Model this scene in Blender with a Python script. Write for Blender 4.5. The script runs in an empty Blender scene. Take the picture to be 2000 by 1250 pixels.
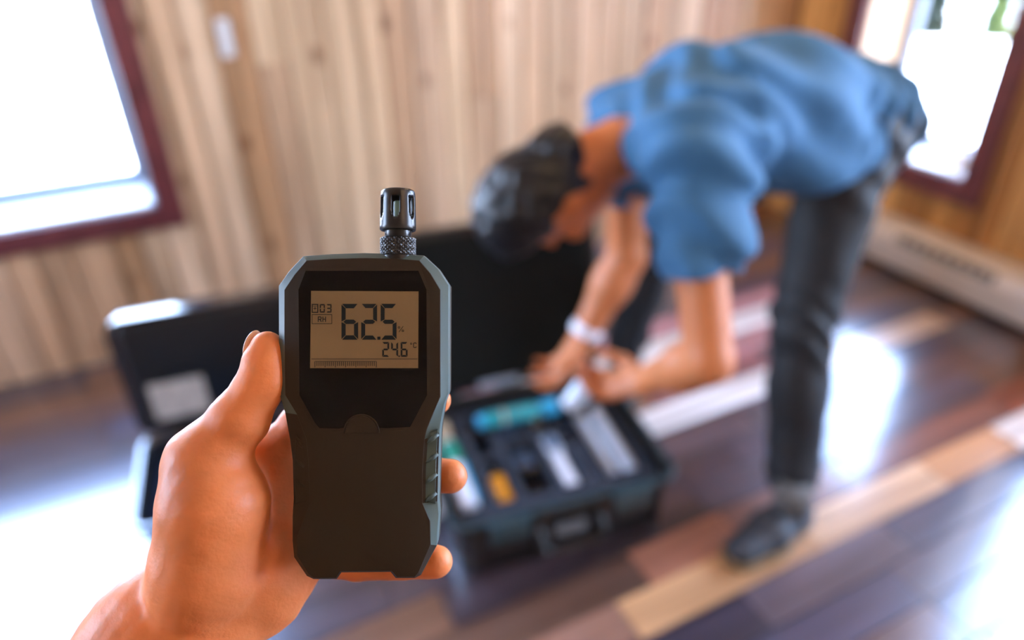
import bpy, bmesh, math, random
import numpy as np
from mathutils import Vector, Matrix, noise

random.seed(4)
SC = bpy.context.scene
COL = SC.collection

# ------------------------------------------------------------------ camera
F = 1384.0                       # focal length in pixels of the 2000 px wide frame (24.9 mm on 36 mm)
H = 1.35                         # camera height above the floor


def _n(v):
    return v / np.linalg.norm(v)


_v1 = _n(np.array([3300.0, -905.0, F]))      # the back wall's horizontal
_v3 = np.array([48.0, 2293.0, F])            # plumb line
_v3 = _n(_v3 - _v1 * _v1.dot(_v3))
_v2 = np.cross(_v1, _v3)
ROT = np.array([_v1, _v2, -_v3])             # world axes in camera axes (x right, y down, z forward)
CAM = np.array([0.0, 0.0, H])
cam_d = bpy.data.cameras.new('camera')
cam = bpy.data.objects.new('camera', cam_d)
COL.objects.link(cam)
_m = Matrix(((ROT[0][0], -ROT[0][1], -ROT[0][2], 0), (ROT[1][0], -ROT[1][1], -ROT[1][2], 0),
             (ROT[2][0], -ROT[2][1], -ROT[2][2], H), (0, 0, 0, 1)))
cam.matrix_world = _m
cam_d.sensor_width = 36.0
cam_d.lens = 36.0 * F / 2000.0
cam_d.clip_start = 0.02
cam_d.clip_end = 200
cam_d.dof.use_dof = True
cam_d.dof.focus_distance = 0.333
cam_d.dof.aperture_fstop = 2.5
cam_d.dof.aperture_blades = 0
SC.camera = cam

# ------------------------------------------------------------------ sky, sun, fill lights, exposure
W = bpy.data.worlds.new('sky')
SC.world = W
W.use_nodes = True
wn = W.node_tree
bg = wn.nodes['Background']
tc = wn.nodes.new('ShaderNodeTexCoord')
sx = wn.nodes.new('ShaderNodeSeparateXYZ')
cr = wn.nodes.new('ShaderNodeValToRGB')
cr.color_ramp.elements[0].position = 0.0
cr.color_ramp.elements[0].color = (0.60, 0.76, 1.0, 1)
cr.color_ramp.elements[1].position = 1.0
cr.color_ramp.elements[1].color = (0.28, 0.48, 1.0, 1)
wn.links.new(tc.outputs['Generated'], sx.inputs[0])
wn.links.new(sx.outputs['Z'], cr.inputs[0])
wn.links.new(cr.outputs[0], bg.inputs['Color'])
bg.inputs['Strength'].default_value = 19.0

sun_d = bpy.data.lights.new('sun', 'SUN')
sun_d.energy = 34.0
sun_d.color = (1.0, 0.97, 0.92)
sun_d.angle = math.radians(0.6)
sun = bpy.data.objects.new('sun', sun_d)
COL.objects.link(sun)
sun.rotation_euler = Vector((0.12, -0.14, 1.0)).to_track_quat('Z', 'Y').to_euler()


def area(name, loc, aim, sx_, sy_, power=0, color=(1, 1, 1), portal=False):
    d = bpy.data.lights.new(name, 'AREA')
    d.shape = 'RECTANGLE'
    d.size = sx_
    d.size_y = sy_
    d.color = color
    d.energy = power
    o = bpy.data.objects.new(name, d)
    COL.objects.link(o)
    o.location = loc
    o.rotation_euler = (-Vector(aim)).to_track_quat('Z', 'Y').to_euler()
    if portal:
        d.cycles.is_portal = True
    return o


# daylight comes in by the windows; the portals only tell the renderer where those are
area('portal_back', (-0.737, 2.76, 1.21), (0, -1, 0), 1.33, 1.40, portal=True)
area('portal_right', (2.94, 1.785, 0.93), (-1, 0, 0), 0.58, 1.04, portal=True)
area('portal_near', (2.94, 0.59, 1.27), (-1, 0, 0), 0.98, 1.46, portal=True)
area('portal_behind', (2.94, -0.875, 1.25), (-1, 0, 0), 1.35, 1.7, portal=True)
area('portal_left', (-2.04, 1.40, 1.45), (1, 0, 0), 1.0, 1.1, portal=True)
# unseen warm fill lights added under the ceiling, one behind the camera
area('warm_fill', (0.9, -0.7, 2.3), (0, 0.25, -1), 0.9, 0.9, 5, (1.0, 0.62, 0.34))
area('warm_fill', (1.5, 1.3, 2.34), (0, 0, -1), 0.5, 0.5, 9, (1.0, 0.66, 0.36))

SC.view_settings.view_transform = 'Standard'
SC.view_settings.look = 'None'
SC.view_settings.exposure = 0.45
SC.view_settings.gamma = 1.0
SC.view_settings.use_curve_mapping = False
SC.cycles.max_bounces = 8
SC.cycles.diffuse_bounces = 4
SC.cycles.glossy_bounces = 4
SC.cycles.transparent_max_bounces = 12
SC.cycles.caustics_reflective = False
SC.cycles.caustics_refractive = False
SC.cycles.sample_clamp_indirect = 6.0
SC.cycles.use_denoising = True


# ------------------------------------------------------------------ measuring helpers
def ray(px, py):
    return ROT @ np.array([px - 1000.0, py - 625.0, F])


def at(px, py, depth):
    """A point of the place, from where it shows and its distance along the view."""
    return CAM + ray(px, py) * depth / F


def V(p):
    return Vector((float(p[0]), float(p[1]), float(p[2])))


# ------------------------------------------------------------------ materials
def mat(name, color, rough=0.5, metal=0.0, coat=0.0, coat_rough=0.05, spec=0.5, sss=0.0, bump=0.0, bscale=60.0,
        var=0.0, vscale=8.0, emis=None, alpha=1.0, bdist=0.002):
    m = bpy.data.materials.new(name)
    m.use_nodes = True
    nt = m.node_tree
    b = nt.nodes['Principled BSDF']
    b.inputs['Base Color'].default_value = (*color, 1)
    b.inputs['Roughness'].default_value = rough
    b.inputs['Metallic'].default_value = metal
    b.inputs['Coat Weight'].default_value = coat
    b.inputs['Coat Roughness'].default_value = coat_rough
    b.inputs['Specular IOR Level'].default_value = spec
    b.inputs['Alpha'].default_value = alpha
    if sss:
        b.inputs['Subsurface Weight'].default_value = sss
        b.inputs['Subsurface Radius'].default_value = (1.0, 0.25, 0.1)
        b.inputs['Subsurface Scale'].default_value = 0.006
    t = nt.nodes.new('ShaderNodeTexCoord')
    if var:
        nz = nt.nodes.new('ShaderNodeTexNoise')
        nz.inputs['Scale'].default_value = vscale
        nz.inputs['Detail'].default_value = 4
        r = nt.nodes.new('ShaderNodeValToRGB')
        r.color_ramp.elements[0].position = 0.3
        r.color_ramp.elements[1].position = 0.7
        r.color_ramp.elements[0].color = (*[c * (1 - var) for c in color], 1)
        r.color_ramp.elements[1].color = (*[min(1, c * (1 + var)) for c in color], 1)
        nt.links.new(t.outputs['Object'], nz.inputs['Vector'])
        nt.links.new(nz.outputs['Fac'], r.inputs[0])
        nt.links.new(r.outputs[0], b.inputs['Base Color'])
    if bump:
        nb = nt.nodes.new('ShaderNodeTexNoise')
        nb.inputs['Scale'].default_value = bscale
        nb.inputs['Detail'].default_value = 6
        bp = nt.nodes.new('ShaderNodeBump')
        bp.inputs['Strength'].default_value = bump
        bp.inputs['Distance'].default_value = bdist
        nt.links.new(t.outputs['Object'], nb.inputs['Vector'])
        nt.links.new(nb.outputs['Fac'], bp.inputs['Height'])
        nt.links.new(bp.outputs[0], b.inputs['Normal'])
    return m


def wood_mat(name, axis, grain=14.0, knots=True, rough=0.5, spec=0.4, contrast=0.35, coat=0.0, coat_rough=0.2):
    """Wood whose tone is the object's own colour; grain runs along the axis."""
    m = bpy.data.materials.new(name)
    m.use_nodes = True
    nt = m.node_tree
    L = nt.links.new
    b = nt.nodes['Principled BSDF']
    b.inputs['Roughness'].default_value = rough
    b.inputs['Specular IOR Level'].default_value = spec
    b.inputs['Coat Weight'].default_value = coat
    b.inputs['Coat Roughness'].default_value = coat_rough
    b.inputs['Coat IOR'].default_value = 1.7
    t = nt.nodes.new('ShaderNodeTexCoord')
    oi = nt.nodes.new('ShaderNodeObjectInfo')
    add = nt.nodes.new('ShaderNodeVectorMath')
    add.operation = 'ADD'
    sc = nt.nodes.new('ShaderNodeVectorMath')
    sc.operation = 'SCALE'
    sc.inputs['Scale'].default_value = 37.0
    cmb = nt.nodes.new('ShaderNodeCombineXYZ')
    for i in range(3):
        L(oi.outputs['Random'], cmb.inputs[i])
    L(cmb.outputs[0], sc.inputs[0])
    L(t.outputs['Object'], add.inputs[0])
    L(sc.outputs[0], add.inputs[1])
    mp = nt.nodes.new('ShaderNodeMapping')
    s = [grain, grain, grain]
    s[axis] = grain * 0.055
    mp.inputs['Scale'].default_value = s
    L(add.outputs[0], mp.inputs['Vector'])
    nz = nt.nodes.new('ShaderNodeTexNoise')
    nz.inputs['Scale'].default_value = 1.0
    nz.inputs['Detail'].default_value = 5
    nz.inputs['Distortion'].default_value = 0.6
    L(mp.outputs[0], nz.inputs['Vector'])
    r = nt.nodes.new('ShaderNodeValToRGB')
    r.color_ramp.elements[0].position = 0.32
    r.color_ramp.elements[1].position = 0.68
    a, z = 1 - contrast, 1 + contrast * 0.6
    r.color_ramp.elements[0].color = (a, a * 0.93, a * 0.86, 1)
    r.color_ramp.elements[1].color = (z, z, z, 1)
    L(nz.outputs['Fac'], r.inputs[0])
    mul = nt.nodes.new('ShaderNodeMix')
    mul.data_type = 'RGBA'
    mul.blend_type = 'MULTIPLY'
    mul.inputs['Factor'].default_value = 1.0
    mul.clamp_result = False
    L(oi.outputs['Color'], mul.inputs['A'])
    L(r.outputs[0], mul.inputs['B'])
    out = mul.outputs['Result']
    if knots:
        mk = nt.nodes.new('ShaderNodeMapping')
        ks = [7.0, 7.0, 7.0]
        ks[axis] = 4.2
        mk.inputs['Scale'].default_value = ks
        L(add.outputs[0], mk.inputs['Vector'])
        vo = nt.nodes.new('ShaderNodeTexVoronoi')
        vo.inputs['Scale'].default_value = 1.0
        L(mk.outputs[0], vo.inputs['Vector'])
        kr = nt.nodes.new('ShaderNodeValToRGB')
        kr.color_ramp.elements[0].position = 0.07
        kr.color_ramp.elements[0].color = (0.30, 0.17, 0.10, 1)
        kr.color_ramp.elements[1].position = 0.17
        kr.color_ramp.elements[1].color = (1, 1, 1, 1)
        L(vo.outputs['Distance'], kr.inputs[0])
        m2 = nt.nodes.new('ShaderNodeMix')
        m2.data_type = 'RGBA'
        m2.blend_type = 'MULTIPLY'
        m2.inputs['Factor'].default_value = 0.85
        L(out, m2.inputs['A'])
        L(kr.outputs[0], m2.inputs['B'])
        out = m2.outputs['Result']
    L(out, b.inputs['Base Color'])
    bp = nt.nodes.new('ShaderNodeBump')
    bp.inputs['Strength'].default_value = 0.25
    bp.inputs['Distance'].default_value = 0.001
    L(nz.outputs['Fac'], bp.inputs['Height'])
    L(bp.outputs[0], b.inputs['Normal'])
    return m


def glass_mat(name, tint=(1, 1, 1), refl=0.06):
    m = bpy.data.materials.new(name)
    m.use_nodes = True
    nt = m.node_tree
    nt.nodes.remove(nt.nodes['Principled BSDF'])
    out = nt.nodes['Material Output']
    tr = nt.nodes.new('ShaderNodeBsdfTransparent')
    tr.inputs[0].default_value = (*tint, 1)
    gl = nt.nodes.new('ShaderNodeBsdfGlossy')
    gl.inputs['Roughness'].default_value = 0.02
    mx = nt.nodes.new('ShaderNodeMixShader')
    lw = nt.nodes.new('ShaderNodeLayerWeight')
    lw.inputs['Blend'].default_value = refl
    nt.links.new(lw.outputs['Fresnel'], mx.inputs[0])
    nt.links.new(tr.outputs[0], mx.inputs[1])
    nt.links.new(gl.outputs[0], mx.inputs[2])
    nt.links.new(mx.outputs[0], out.inputs[0])
    return m


M = {}
M['wall'] = wood_mat('knotty_pine_vertical', 2, grain=18, knots=True, rough=0.45, contrast=0.38)
M['floor'] = wood_mat('stained_floor_boards', 0, grain=16, knots=False, rough=0.30, spec=0.6, contrast=0.45, coat=1.0, coat_rough=0.15)
M['core'] = mat('wall_core', (0.10, 0.07, 0.05), 0.9)
M['subfloor'] = mat('dark_subfloor', (0.03, 0.022, 0.02), 0.8)
M['ceiling'] = mat('ceiling_boards', (0.42, 0.27, 0.15), 0.6, var=0.15)
M['trim'] = mat('mahogany_trim', (0.125, 0.028, 0.030), 0.35, coat=0.3, var=0.25, vscale=14, bump=0.2)
M['white_paint'] = mat('white_window_paint', (0.80, 0.80, 0.80), 0.4)
M['cream_paint'] = mat('cream_jamb_paint', (0.62, 0.36, 0.17), 0.5)
M['glass'] = glass_mat('window_glass')
M['heater'] = mat('ivory_enamel', (0.62, 0.54, 0.46), 0.35, coat=0.2)
M['slot_shade'] = mat('slot_shade_paint', (0.03, 0.028, 0.025), 0.7)  # shade inside the heater slot, as a colour
M['outlet'] = mat('white_plastic_plate', (0.78, 0.78, 0.78), 0.3)
M['ground'] = mat('pale_gravel', (0.72, 0.72, 0.72), 0.9, var=0.1, vscale=3)
M['leaf'] = mat('green_leaves', (0.011, 0.015, 0.002), 0.6, var=0.4, vscale=1.5)
M['leaf2'] = mat('yellow_green_leaves', (0.05, 0.065, 0.004), 0.6, var=0.3, vscale=2)
M['bark'] = mat('grey_bark', (0.12, 0.09, 0.07), 0.9, bump=0.5)

M['case'] = mat('black_case_plastic', (0.008, 0.009, 0.009), 0.30, coat=0.5, coat_rough=0.2, spec=0.5, bump=0.15, bscale=300)
M['case_rim'] = mat('case_rim_plastic', (0.022, 0.055, 0.066), 0.28, spec=0.6)  # teal base colour stands in for light reflected on rim and latches
M['case_gloss'] = mat('glossy_black_plastic', (0.010, 0.011, 0.013), 0.22, coat=1.0, coat_rough=0.10)
M['case_gloss'].node_tree.nodes['Principled BSDF'].inputs['Coat IOR'].default_value = 1.9
M['foam'] = mat('charcoal_foam', (0.030, 0.034, 0.045), 0.95, bump=0.5, bscale=200)
M['lid_foam'] = mat('black_lid_foam', (0.010, 0.010, 0.008), 0.97, spec=0.2)
M['case2_foam'] = mat('blue_foam', (0.01, 0.03, 0.085), 0.8)
M['metal'] = mat('brushed_steel', (0.55, 0.56, 0.58), 0.3, metal=1.0)
M['grey_plate'] = mat('grey_plate', (0.16, 0.17, 0.18), 0.4)
M['teal'] = mat('teal_plastic', (0.01, 0.30, 0.33), 0.3, coat=0.5)
M['cyan'] = mat('cyan_plastic', (0.03, 0.42, 0.72), 0.25, coat=0.6)
M['green'] = mat('green_label', (0.02, 0.26, 0.17), 0.4)
M['white_plastic'] = mat('white_plastic', (0.86, 0.87, 0.92), 0.3, coat=0.4)
M['beige_plastic'] = mat('beige_cap', (0.50, 0.38, 0.24), 0.5)
M['orange'] = mat('orange_plastic', (0.80, 0.30, 0.01), 0.4)
M['grey_blue'] = mat('slate_blue_plastic', (0.07, 0.11, 0.18), 0.35, coat=0.3)
M['black_gloss'] = mat('black_gloss', (0.008, 0.008, 0.01), 0.15)
M['clear_plastic'] = mat('frosted_clear_plastic', (0.60, 0.66, 0.74), 0.18, coat=0.6)
M['brass'] = mat('brass', (0.60, 0.42, 0.16), 0.3, metal=1.0)
M['pink'] = mat('pink_plastic', (0.6, 0.05, 0.15), 0.4)

M['skin'] = mat('skin', (0.76, 0.235, 0.078), 0.48, sss=0.12, bump=0.38, bscale=420, var=0.20, vscale=26, bdist=0.0007)
M['skin_man'] = mat('skin_tanned', (0.58, 0.19, 0.065), 0.5, sss=0.05, var=0.1, vscale=14)
M['nail'] = mat('fingernail', (0.86, 0.60, 0.48), 0.25, coat=0.4)
M['hair'] = mat('black_hair', (0.004, 0.004, 0.005), 0.38, bump=0.9, bscale=160, bdist=0.002)
M['shirt'] = mat('blue_cotton', (0.042, 0.140, 0.265), 0.85, bump=0.2, bscale=300, var=0.08, vscale=5)
M['trousers'] = mat('charcoal_trousers', (0.013, 0.0125, 0.013), 0.7, bump=0.2, bscale=300)
M['shoe'] = mat('dark_grey_shoe', (0.030, 0.032, 0.036), 0.5)
M['sole'] = mat('tan_sole', (0.22, 0.14, 0.06), 0.7)
M['sock'] = mat('grey_sock', (0.12, 0.105, 0.09), 0.9)
M['lace'] = mat('pale_lace', (0.35, 0.33, 0.31), 0.8)
M['eye'] = mat('eye_white', (0.7, 0.68, 0.65), 0.2)

M['meter'] = mat('soft_touch_dark_rubber', (0.029, 0.019, 0.0105), 0.58, spec=0.28, bump=0.35, bscale=2600, bdist=0.00012)
M['meter_lit_edge'] = mat('cool_lit_rubber_edge', (0.075, 0.118, 0.115), 0.45, spec=0.5, bump=0.25, bscale=2600, bdist=0.0001)  # cool side light put into the edge colour
M['window_black'] = mat('glossy_black_window', (0.004, 0.004, 0.005), 0.10, spec=0.28)
M['lcd'] = mat('olive_lcd', (0.235, 0.160, 0.078), 0.35, coat=0.6, coat_rough=0.08, var=0.05, vscale=60)
M['lcd_ink'] = mat('lcd_ink', (0.014, 0.020, 0.022), 0.6, spec=0.2)
M['lcd_faint'] = mat('lcd_ink_thin', (0.045, 0.034, 0.022), 0.5)
M['sensor'] = mat('anodised_sensor', (0.055, 0.055, 0.055), 0.28, metal=0.85)
M['sensor_core'] = mat('sensor_core', (0.35, 0.45, 0.30), 0.4)  # greenish light showing through the slots put into the core colour


# ------------------------------------------------------------------ object helpers
def link(name, me, m=None, parent=None, smooth=False, loc=None, rot=None):
    if m is not None and not me.materials:
        me.materials.append(m)
    if smooth:
        for p in me.polygons:
            p.use_smooth = True
    o = bpy.data.objects.new(name, me)
    COL.objects.link(o)
    if parent is not None:
        o.parent = parent
    if loc is not None:
        o.location = loc
    if rot is not None:
        o.rotation_euler = rot
    return o


def mesh_of(bm, name='m'):
    bmesh.ops.recalc_face_normals(bm, faces=bm.faces)
    me = bpy.data.meshes.new(name)
    bm.to_mesh(me)
    bm.free()
    return me


def auto_smooth(me, deg=35):
    """Smooth faces with edges sharper than the angle kept crisp."""
    for p in me.polygons:
        p.use_smooth = True
    bm = bmesh.new()
    bm.from_mesh(me)
    lim = math.radians(deg)
    for e in bm.edges:
        if len(e.link_faces) == 2 and e.calc_face_angle(0) > lim:
            e.smooth = False
    bm.to_mesh(me)
    bm.free()
    return me


def empty(name, loc=(0, 0, 0), rz=0.0, matrix=None, size=0.05):
    o = bpy.data.objects.new(name, None)
    o.empty_display_size = size
    COL.objects.link(o)
    if matrix is not None:
        o.matrix_world = matrix
    else:
        o.location = loc
        o.rotation_euler = (0, 0, rz)
    return o


def tag(o, label=None, cat=None, group=None, kind=None):
    if label:
        o['label'] = label
    if cat:
        o['category'] = cat
    if group:
        o['group'] = group
    if kind:
        o['kind'] = kind
    return o


def box_bm(bm, x0, x1, y0, y1, z0, z1, bev=0.0, seg=2):
    vs = bmesh.ops.create_cube(bm, size=1.0)['verts']
    for v in vs:
        v.co = Vector((x0 + (v.co.x + .5) * (x1 - x0), y0 + (v.co.y + .5) * (y1 - y0), z0 + (v.co.z + .5) * (z1 - z0)))
    if bev:
        es = list({e for v in vs for e in v.link_edges})
        bmesh.ops.bevel(bm, geom=es, offset=bev, segments=seg, affect='EDGES', profile=0.5)


def box(name, x0, x1, y0, y1, z0, z1, m, parent=None, bev=0.0, seg=2):
    bm = bmesh.new()
    box_bm(bm, x0, x1, y0, y1, z0, z1, bev, seg)
    return link(name, mesh_of(bm, name), m, parent)


def boxes(name, lst, m, parent=None, bev=0.0):
    bm = bmesh.new()
    for b in lst:
        box_bm(bm, *b, bev)
    return link(name, mesh_of(bm, name), m, parent)


def rrect(w, d, r, n=5):
    pts = []
    r = min(r, w / 2 - 1e-4, d / 2 - 1e-4)
    for cx, cy, a0 in ((w / 2 - r, d / 2 - r, 0), (-w / 2 + r, d / 2 - r, 90), (-w / 2 + r, -d / 2 + r, 180), (w / 2 - r, -d / 2 + r, 270)):
        for i in range(n + 1):
            a = math.radians(a0 + 90 * i / n)
            pts.append((cx + r * math.cos(a), cy + r * math.sin(a)))
    return pts


def loops(rings, cap0=True, cap1=True):
    """rings: lists of 3-D points of equal length, bridged in order."""
    bm = bmesh.new()
    vr = [[bm.verts.new(p) for p in r] for r in rings]
    n = len(vr[0])
    for a, b in zip(vr, vr[1:]):
        for i in range(n):
            bm.faces.new((a[i], a[(i + 1) % n], b[(i + 1) % n], b[i]))
    if cap0:
        bm.faces.new(list(reversed(vr[0])))
    if cap1:
        bm.faces.new(vr[-1])
    return bm


def tray(rings_spec, cap0=True, cap1=True, n=5):
    return loops([[(x, y, z) for x, y in rrect(w, d, r, n)] for (w, d, r, z) in rings_spec], cap0, cap1)


def lathe(prof, n=24, cap0=True, cap1=True):
    return loops([[(r * math.cos(2 * math.pi * i / n), r * math.sin(2 * math.pi * i / n), z) for i in range(n)] for r, z in prof], cap0, cap1)


def tube_bm(pts, rad, n=8, bm=None):
    """Swept round tube through points."""
    own = bm is None
    if own:
        bm = bmesh.new()
    rings = []
    P = [Vector(p) for p in pts]
    for i, p in enumerate(P):
        t = (P[min(i + 1, len(P) - 1)] - P[max(i - 1, 0)]).normalized()
        a = t.orthogonal().normalized()
        if rings and i:
            a = (prev - t * prev.dot(t)).normalized()
        prev = a
        b = t.cross(a)
        r = rad[i] if isinstance(rad, (list, tuple)) else rad
        rings.append([bm.verts.new(p + (a * math.cos(2 * math.pi * k / n) + b * math.sin(2 * math.pi * k / n)) * r) for k in range(n)])
    for ra, rb in zip(rings, rings[1:]):
        for i in range(n):
            bm.faces.new((ra[i], ra[(i + 1) % n], rb[(i + 1) % n], rb[i]))
    bm.faces.new(list(reversed(rings[0])))
    bm.faces.new(rings[-1])
    return bm


# ------------------------------------------------------------------ implicit surfaces (bodies grown as one continuous skin)
class Field:
    def __init__(self, lo, hi, step):
        self.lo = np.array(lo, float)
        self.step = step
        self.n = np.ceil((np.array(hi) - self.lo) / step).astype(int) + 1
        self.F = np.full(self.n, 1e3, np.float32)
        self.ax = [(self.lo[i] + step * np.arange(self.n[i])).astype(np.float32) for i in range(3)]

    def _win(self, lo, hi, pad):
        s = []
        for i in range(3):
            a = int(max(0, math.floor((lo[i] - pad - self.lo[i]) / self.step)))
            b = int(min(self.n[i], math.ceil((hi[i] + pad - self.lo[i]) / self.step) + 1))
            if b <= a:
                return None
            s.append(slice(a, b))
        return tuple(s)

    def _grid(self, s):
        return np.meshgrid(*[self.ax[i][s[i]] for i in range(3)], indexing='ij', sparse=True)

    def _mix(self, s, d, k, sub=False):
        A = self.F[s]
        if sub:
            if k:
                h = np.clip(k - np.abs(-d - A), 0, None) / k
                self.F[s] = np.maximum(A, -d) + h * h * k * 0.25
            else:
                self.F[s] = np.maximum(A, -d)
            return
        if k:
            h = np.clip(k - np.abs(d - A), 0, None) / k
            self.F[s] = np.minimum(A, d) - h * h * k * 0.25
        else:
            self.F[s] = np.minimum(A, d)

    def cap(self, a, b, ra, rb, k=0.0, u=None, flat=1.0, sub=False):
        a = np.array(a, float)
        b = np.array(b, float)
        R = max(ra, rb) * max(1.0, flat)
        pad = R + max(k, 0) + self.step * 4
        s = self._win(np.minimum(a, b), np.maximum(a, b), pad)
        if s is None:
            return
        X, Y, Z = self._grid(s)
        ab = b - a
        L = max(ab.dot(ab), 1e-12)
        t = np.clip(((X - a[0]) * ab[0] + (Y - a[1]) * ab[1] + (Z - a[2]) * ab[2]) / L, 0, 1)
        vx = X - (a[0] + t * ab[0])
        vy = Y - (a[1] + t * ab[1])
        vz = Z - (a[2] + t * ab[2])
        if u is not None:
            u = _n(np.array(u, float))
            w = vx * u[0] + vy * u[1] + vz * u[2]
            q = w / flat - w
            vx = vx + q * u[0]
            vy = vy + q * u[1]
            vz = vz + q * u[2]
        d = (np.sqrt(vx * vx + vy * vy + vz * vz) - (ra + t * (rb - ra))) * min(1.0, flat)
        self._mix(s, d, k, sub)

    def ell(self, c, axes, radii, k=0.0, sub=False):
        c = np.array(c, float)
        A = np.array([_n(np.array(v, float)) for v in axes])
        r = np.array(radii, float)
        pad = r.max() + max(k, 0) + self.step * 4
        s = self._win(c, c, pad)
        if s is None:
            return
        X, Y, Z = self._grid(s)
        X = X - c[0]
        Y = Y - c[1]
        Z = Z - c[2]
        l = [X * A[i][0] + Y * A[i][1] + Z * A[i][2] for i in range(3)]
        k0 = np.sqrt(sum((l[i] / r[i]) ** 2 for i in range(3)))
        k1 = np.sqrt(sum((l[i] / r[i] ** 2) ** 2 for i in range(3))) + 1e-9
        self._mix(s, k0 * (k0 - 1) / k1, k, sub)

    def plane_cut(self, c, n):
        """Keep the side the normal points away from."""
        X, Y, Z = np.meshgrid(*self.ax, indexing='ij', sparse=True)
        n = _n(np.array(n, float))
        d = (X - c[0]) * n[0] + (Y - c[1]) * n[1] + (Z - c[2]) * n[2]
        self.F = np.maximum(self.F, d.astype(np.float32))

    def groove(self, c, n, amp, w, reach):
        c = np.array(c, float)
        s = self._win(c, c, reach)
        if s is None:
            return
        X, Y, Z = self._grid(s)
        n = _n(np.array(n, float))
        X = X - c[0]
        Y = Y - c[1]
        Z = Z - c[2]
        q = X * n[0] + Y * n[1] + Z * n[2]
        rr = np.sqrt(X * X + Y * Y + Z * Z)
        self.F[s] = self.F[s] + amp * np.exp(-(q / w) ** 2) * np.clip(1.4 * (1 - rr / reach), 0, 1)

    def warp(self, fn):
        X, Y, Z = np.meshgrid(*self.ax, indexing='ij', sparse=True)
        near = np.abs(self.F) < self.step * 8
        self.F = np.where(near, self.F + fn(X, Y, Z), self.F).astype(np.float32)

    def mesh(self, name, smooth_iter=1):
        Fv = self.F
        # keep the shell closed at the box sides
        Fv[0], Fv[-1], Fv[:, 0], Fv[:, -1], Fv[:, :, 0], Fv[:, :, -1] = [np.maximum(f, self.step * .5) for f in (Fv[0], Fv[-1], Fv[:, 0], Fv[:, -1], Fv[:, :, 0], Fv[:, :, -1])]
        ins = Fv < 0
        c = [slice(0, -1), slice(1, None)]
        cnt = np.zeros(np.array(Fv.shape) - 1, np.int8)
        for i in (0, 1):
            for j in (0, 1):
                for k in (0, 1):
                    cnt += ins[c[i], c[j], c[k]]
        cells = np.argwhere((cnt > 0) & (cnt < 8))
        idx = -np.ones(cnt.shape, np.int64)
        idx[tuple(cells.T)] = np.arange(len(cells))
        pos = np.zeros((len(cells), 3))
        num = np.zeros(len(cells))
        for ax in range(3):
            o1, o2 = [a for a in range(3) if a != ax]
            for i in (0, 1):
                for j in (0, 1):
                    p0 = cells.copy()
                    p0[:, o1] += i
                    p0[:, o2] += j
                    p1 = p0.copy()
                    p1[:, ax] += 1
                    f0 = Fv[tuple(p0.T)]
                    f1 = Fv[tuple(p1.T)]
                    mk = (f0 < 0) != (f1 < 0)
                    t = np.where(mk, f0 / np.where(mk, f0 - f1, 1), 0)
                    q = p0.astype(float)
                    q[:, ax] += t
                    pos[mk] += q[mk]
                    num[mk] += 1
        pos /= num[:, None]
        quads = []
        for ax in range(3):
            o1, o2 = [(1, 2), (2, 0), (0, 1)][ax]
            sl0 = [slice(None)] * 3
            sl1 = [slice(None)] * 3
            sl0[ax] = slice(0, -1)
            sl1[ax] = slice(1, None)
            a, b = ins[tuple(sl0)], ins[tuple(sl1)]
            for flip, mk in ((False, a & ~b), (True, ~a & b)):
                e = np.argwhere(mk)
                e = e[(e[:, o1] > 0) & (e[:, o2] > 0) & (e[:, o1] < Fv.shape[o1] - 1) & (e[:, o2] < Fv.shape[o2] - 1)]
                q = []
                for d1, d2 in ((-1, -1), (0, -1), (0, 0), (-1, 0)):
                    x = e.copy()
                    x[:, o1] += d1
                    x[:, o2] += d2
                    q.append(idx[tuple(x.T)])
                q = np.stack(q, 1)
                quads.append(q[:, ::-1] if flip else q)
        quads = np.concatenate(quads)
        verts = self.lo + pos * self.step
        for _ in range(smooth_iter):
            acc = np.zeros_like(verts)
            n = np.zeros(len(verts))
            for i in range(4):
                a, b = quads[:, i], quads[:, (i + 1) % 4]
                for d in range(3):
                    acc[:, d] += np.bincount(a, verts[b, d], len(verts)) + np.bincount(b, verts[a, d], len(verts))
                n += np.bincount(a, minlength=len(verts)) + np.bincount(b, minlength=len(verts))
            verts = verts * 0.5 + 0.5 * acc / np.maximum(n, 1)[:, None]
        me = bpy.data.meshes.new(name)
        me.vertices.add(len(verts))
        me.vertices.foreach_set('co', verts.astype(np.float32).ravel())
        me.loops.add(len(quads) * 4)
        me.loops.foreach_set('vertex_index', quads.astype(np.int32).ravel())
        me.polygons.add(len(quads))
        me.polygons.foreach_set('loop_start', (np.arange(len(quads)) * 4).astype(np.int32))
        me.polygons.foreach_set('loop_total', np.full(len(quads), 4, np.int32))
        me.update(calc_edges=True)
        me.validate()
        me.polygons.foreach_set('use_smooth', np.ones(len(me.polygons), bool))
        return me


# ================================================================== THE ROOM
YB, XR = 2.42, 2.60              # faces of the back wall and of the right wall
XL, YF, ZC = -1.7, -1.7, 2.40
TH = 0.30                        # wall thickness
BT = 0.018                       # cladding board thickness
W1 = (-1.40, -0.074, 0.512, 1.90)        # back window opening: x0 x1 z0 z1
W2 = (1.50, 2.07, 0.41, 1.45)            # right window opening: y0 y1 z0 z1
W3 = (0.10, 1.08, 0.55, 2.00)
W6 = (-1.55, -0.20, 0.40, 2.10)          # unseen right window added behind the camera for side light            # nearer right window, outside the frame
W5 = (0.90, 1.90, 0.90, 2.00)            # unseen left opening added for rim light

fl = box('floor', XL - TH, XR + TH, YF - TH, YB + TH, -0.12, -0.018, M['subfloor'])
tag(fl, kind='structure')
cl = box('ceiling', XL - TH - 0.25, XR + TH + 0.25, YF - TH - .25, YB + TH + 0.25, ZC, ZC + 0.12, M['ceiling'])
tag(cl, kind='structure')


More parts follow.
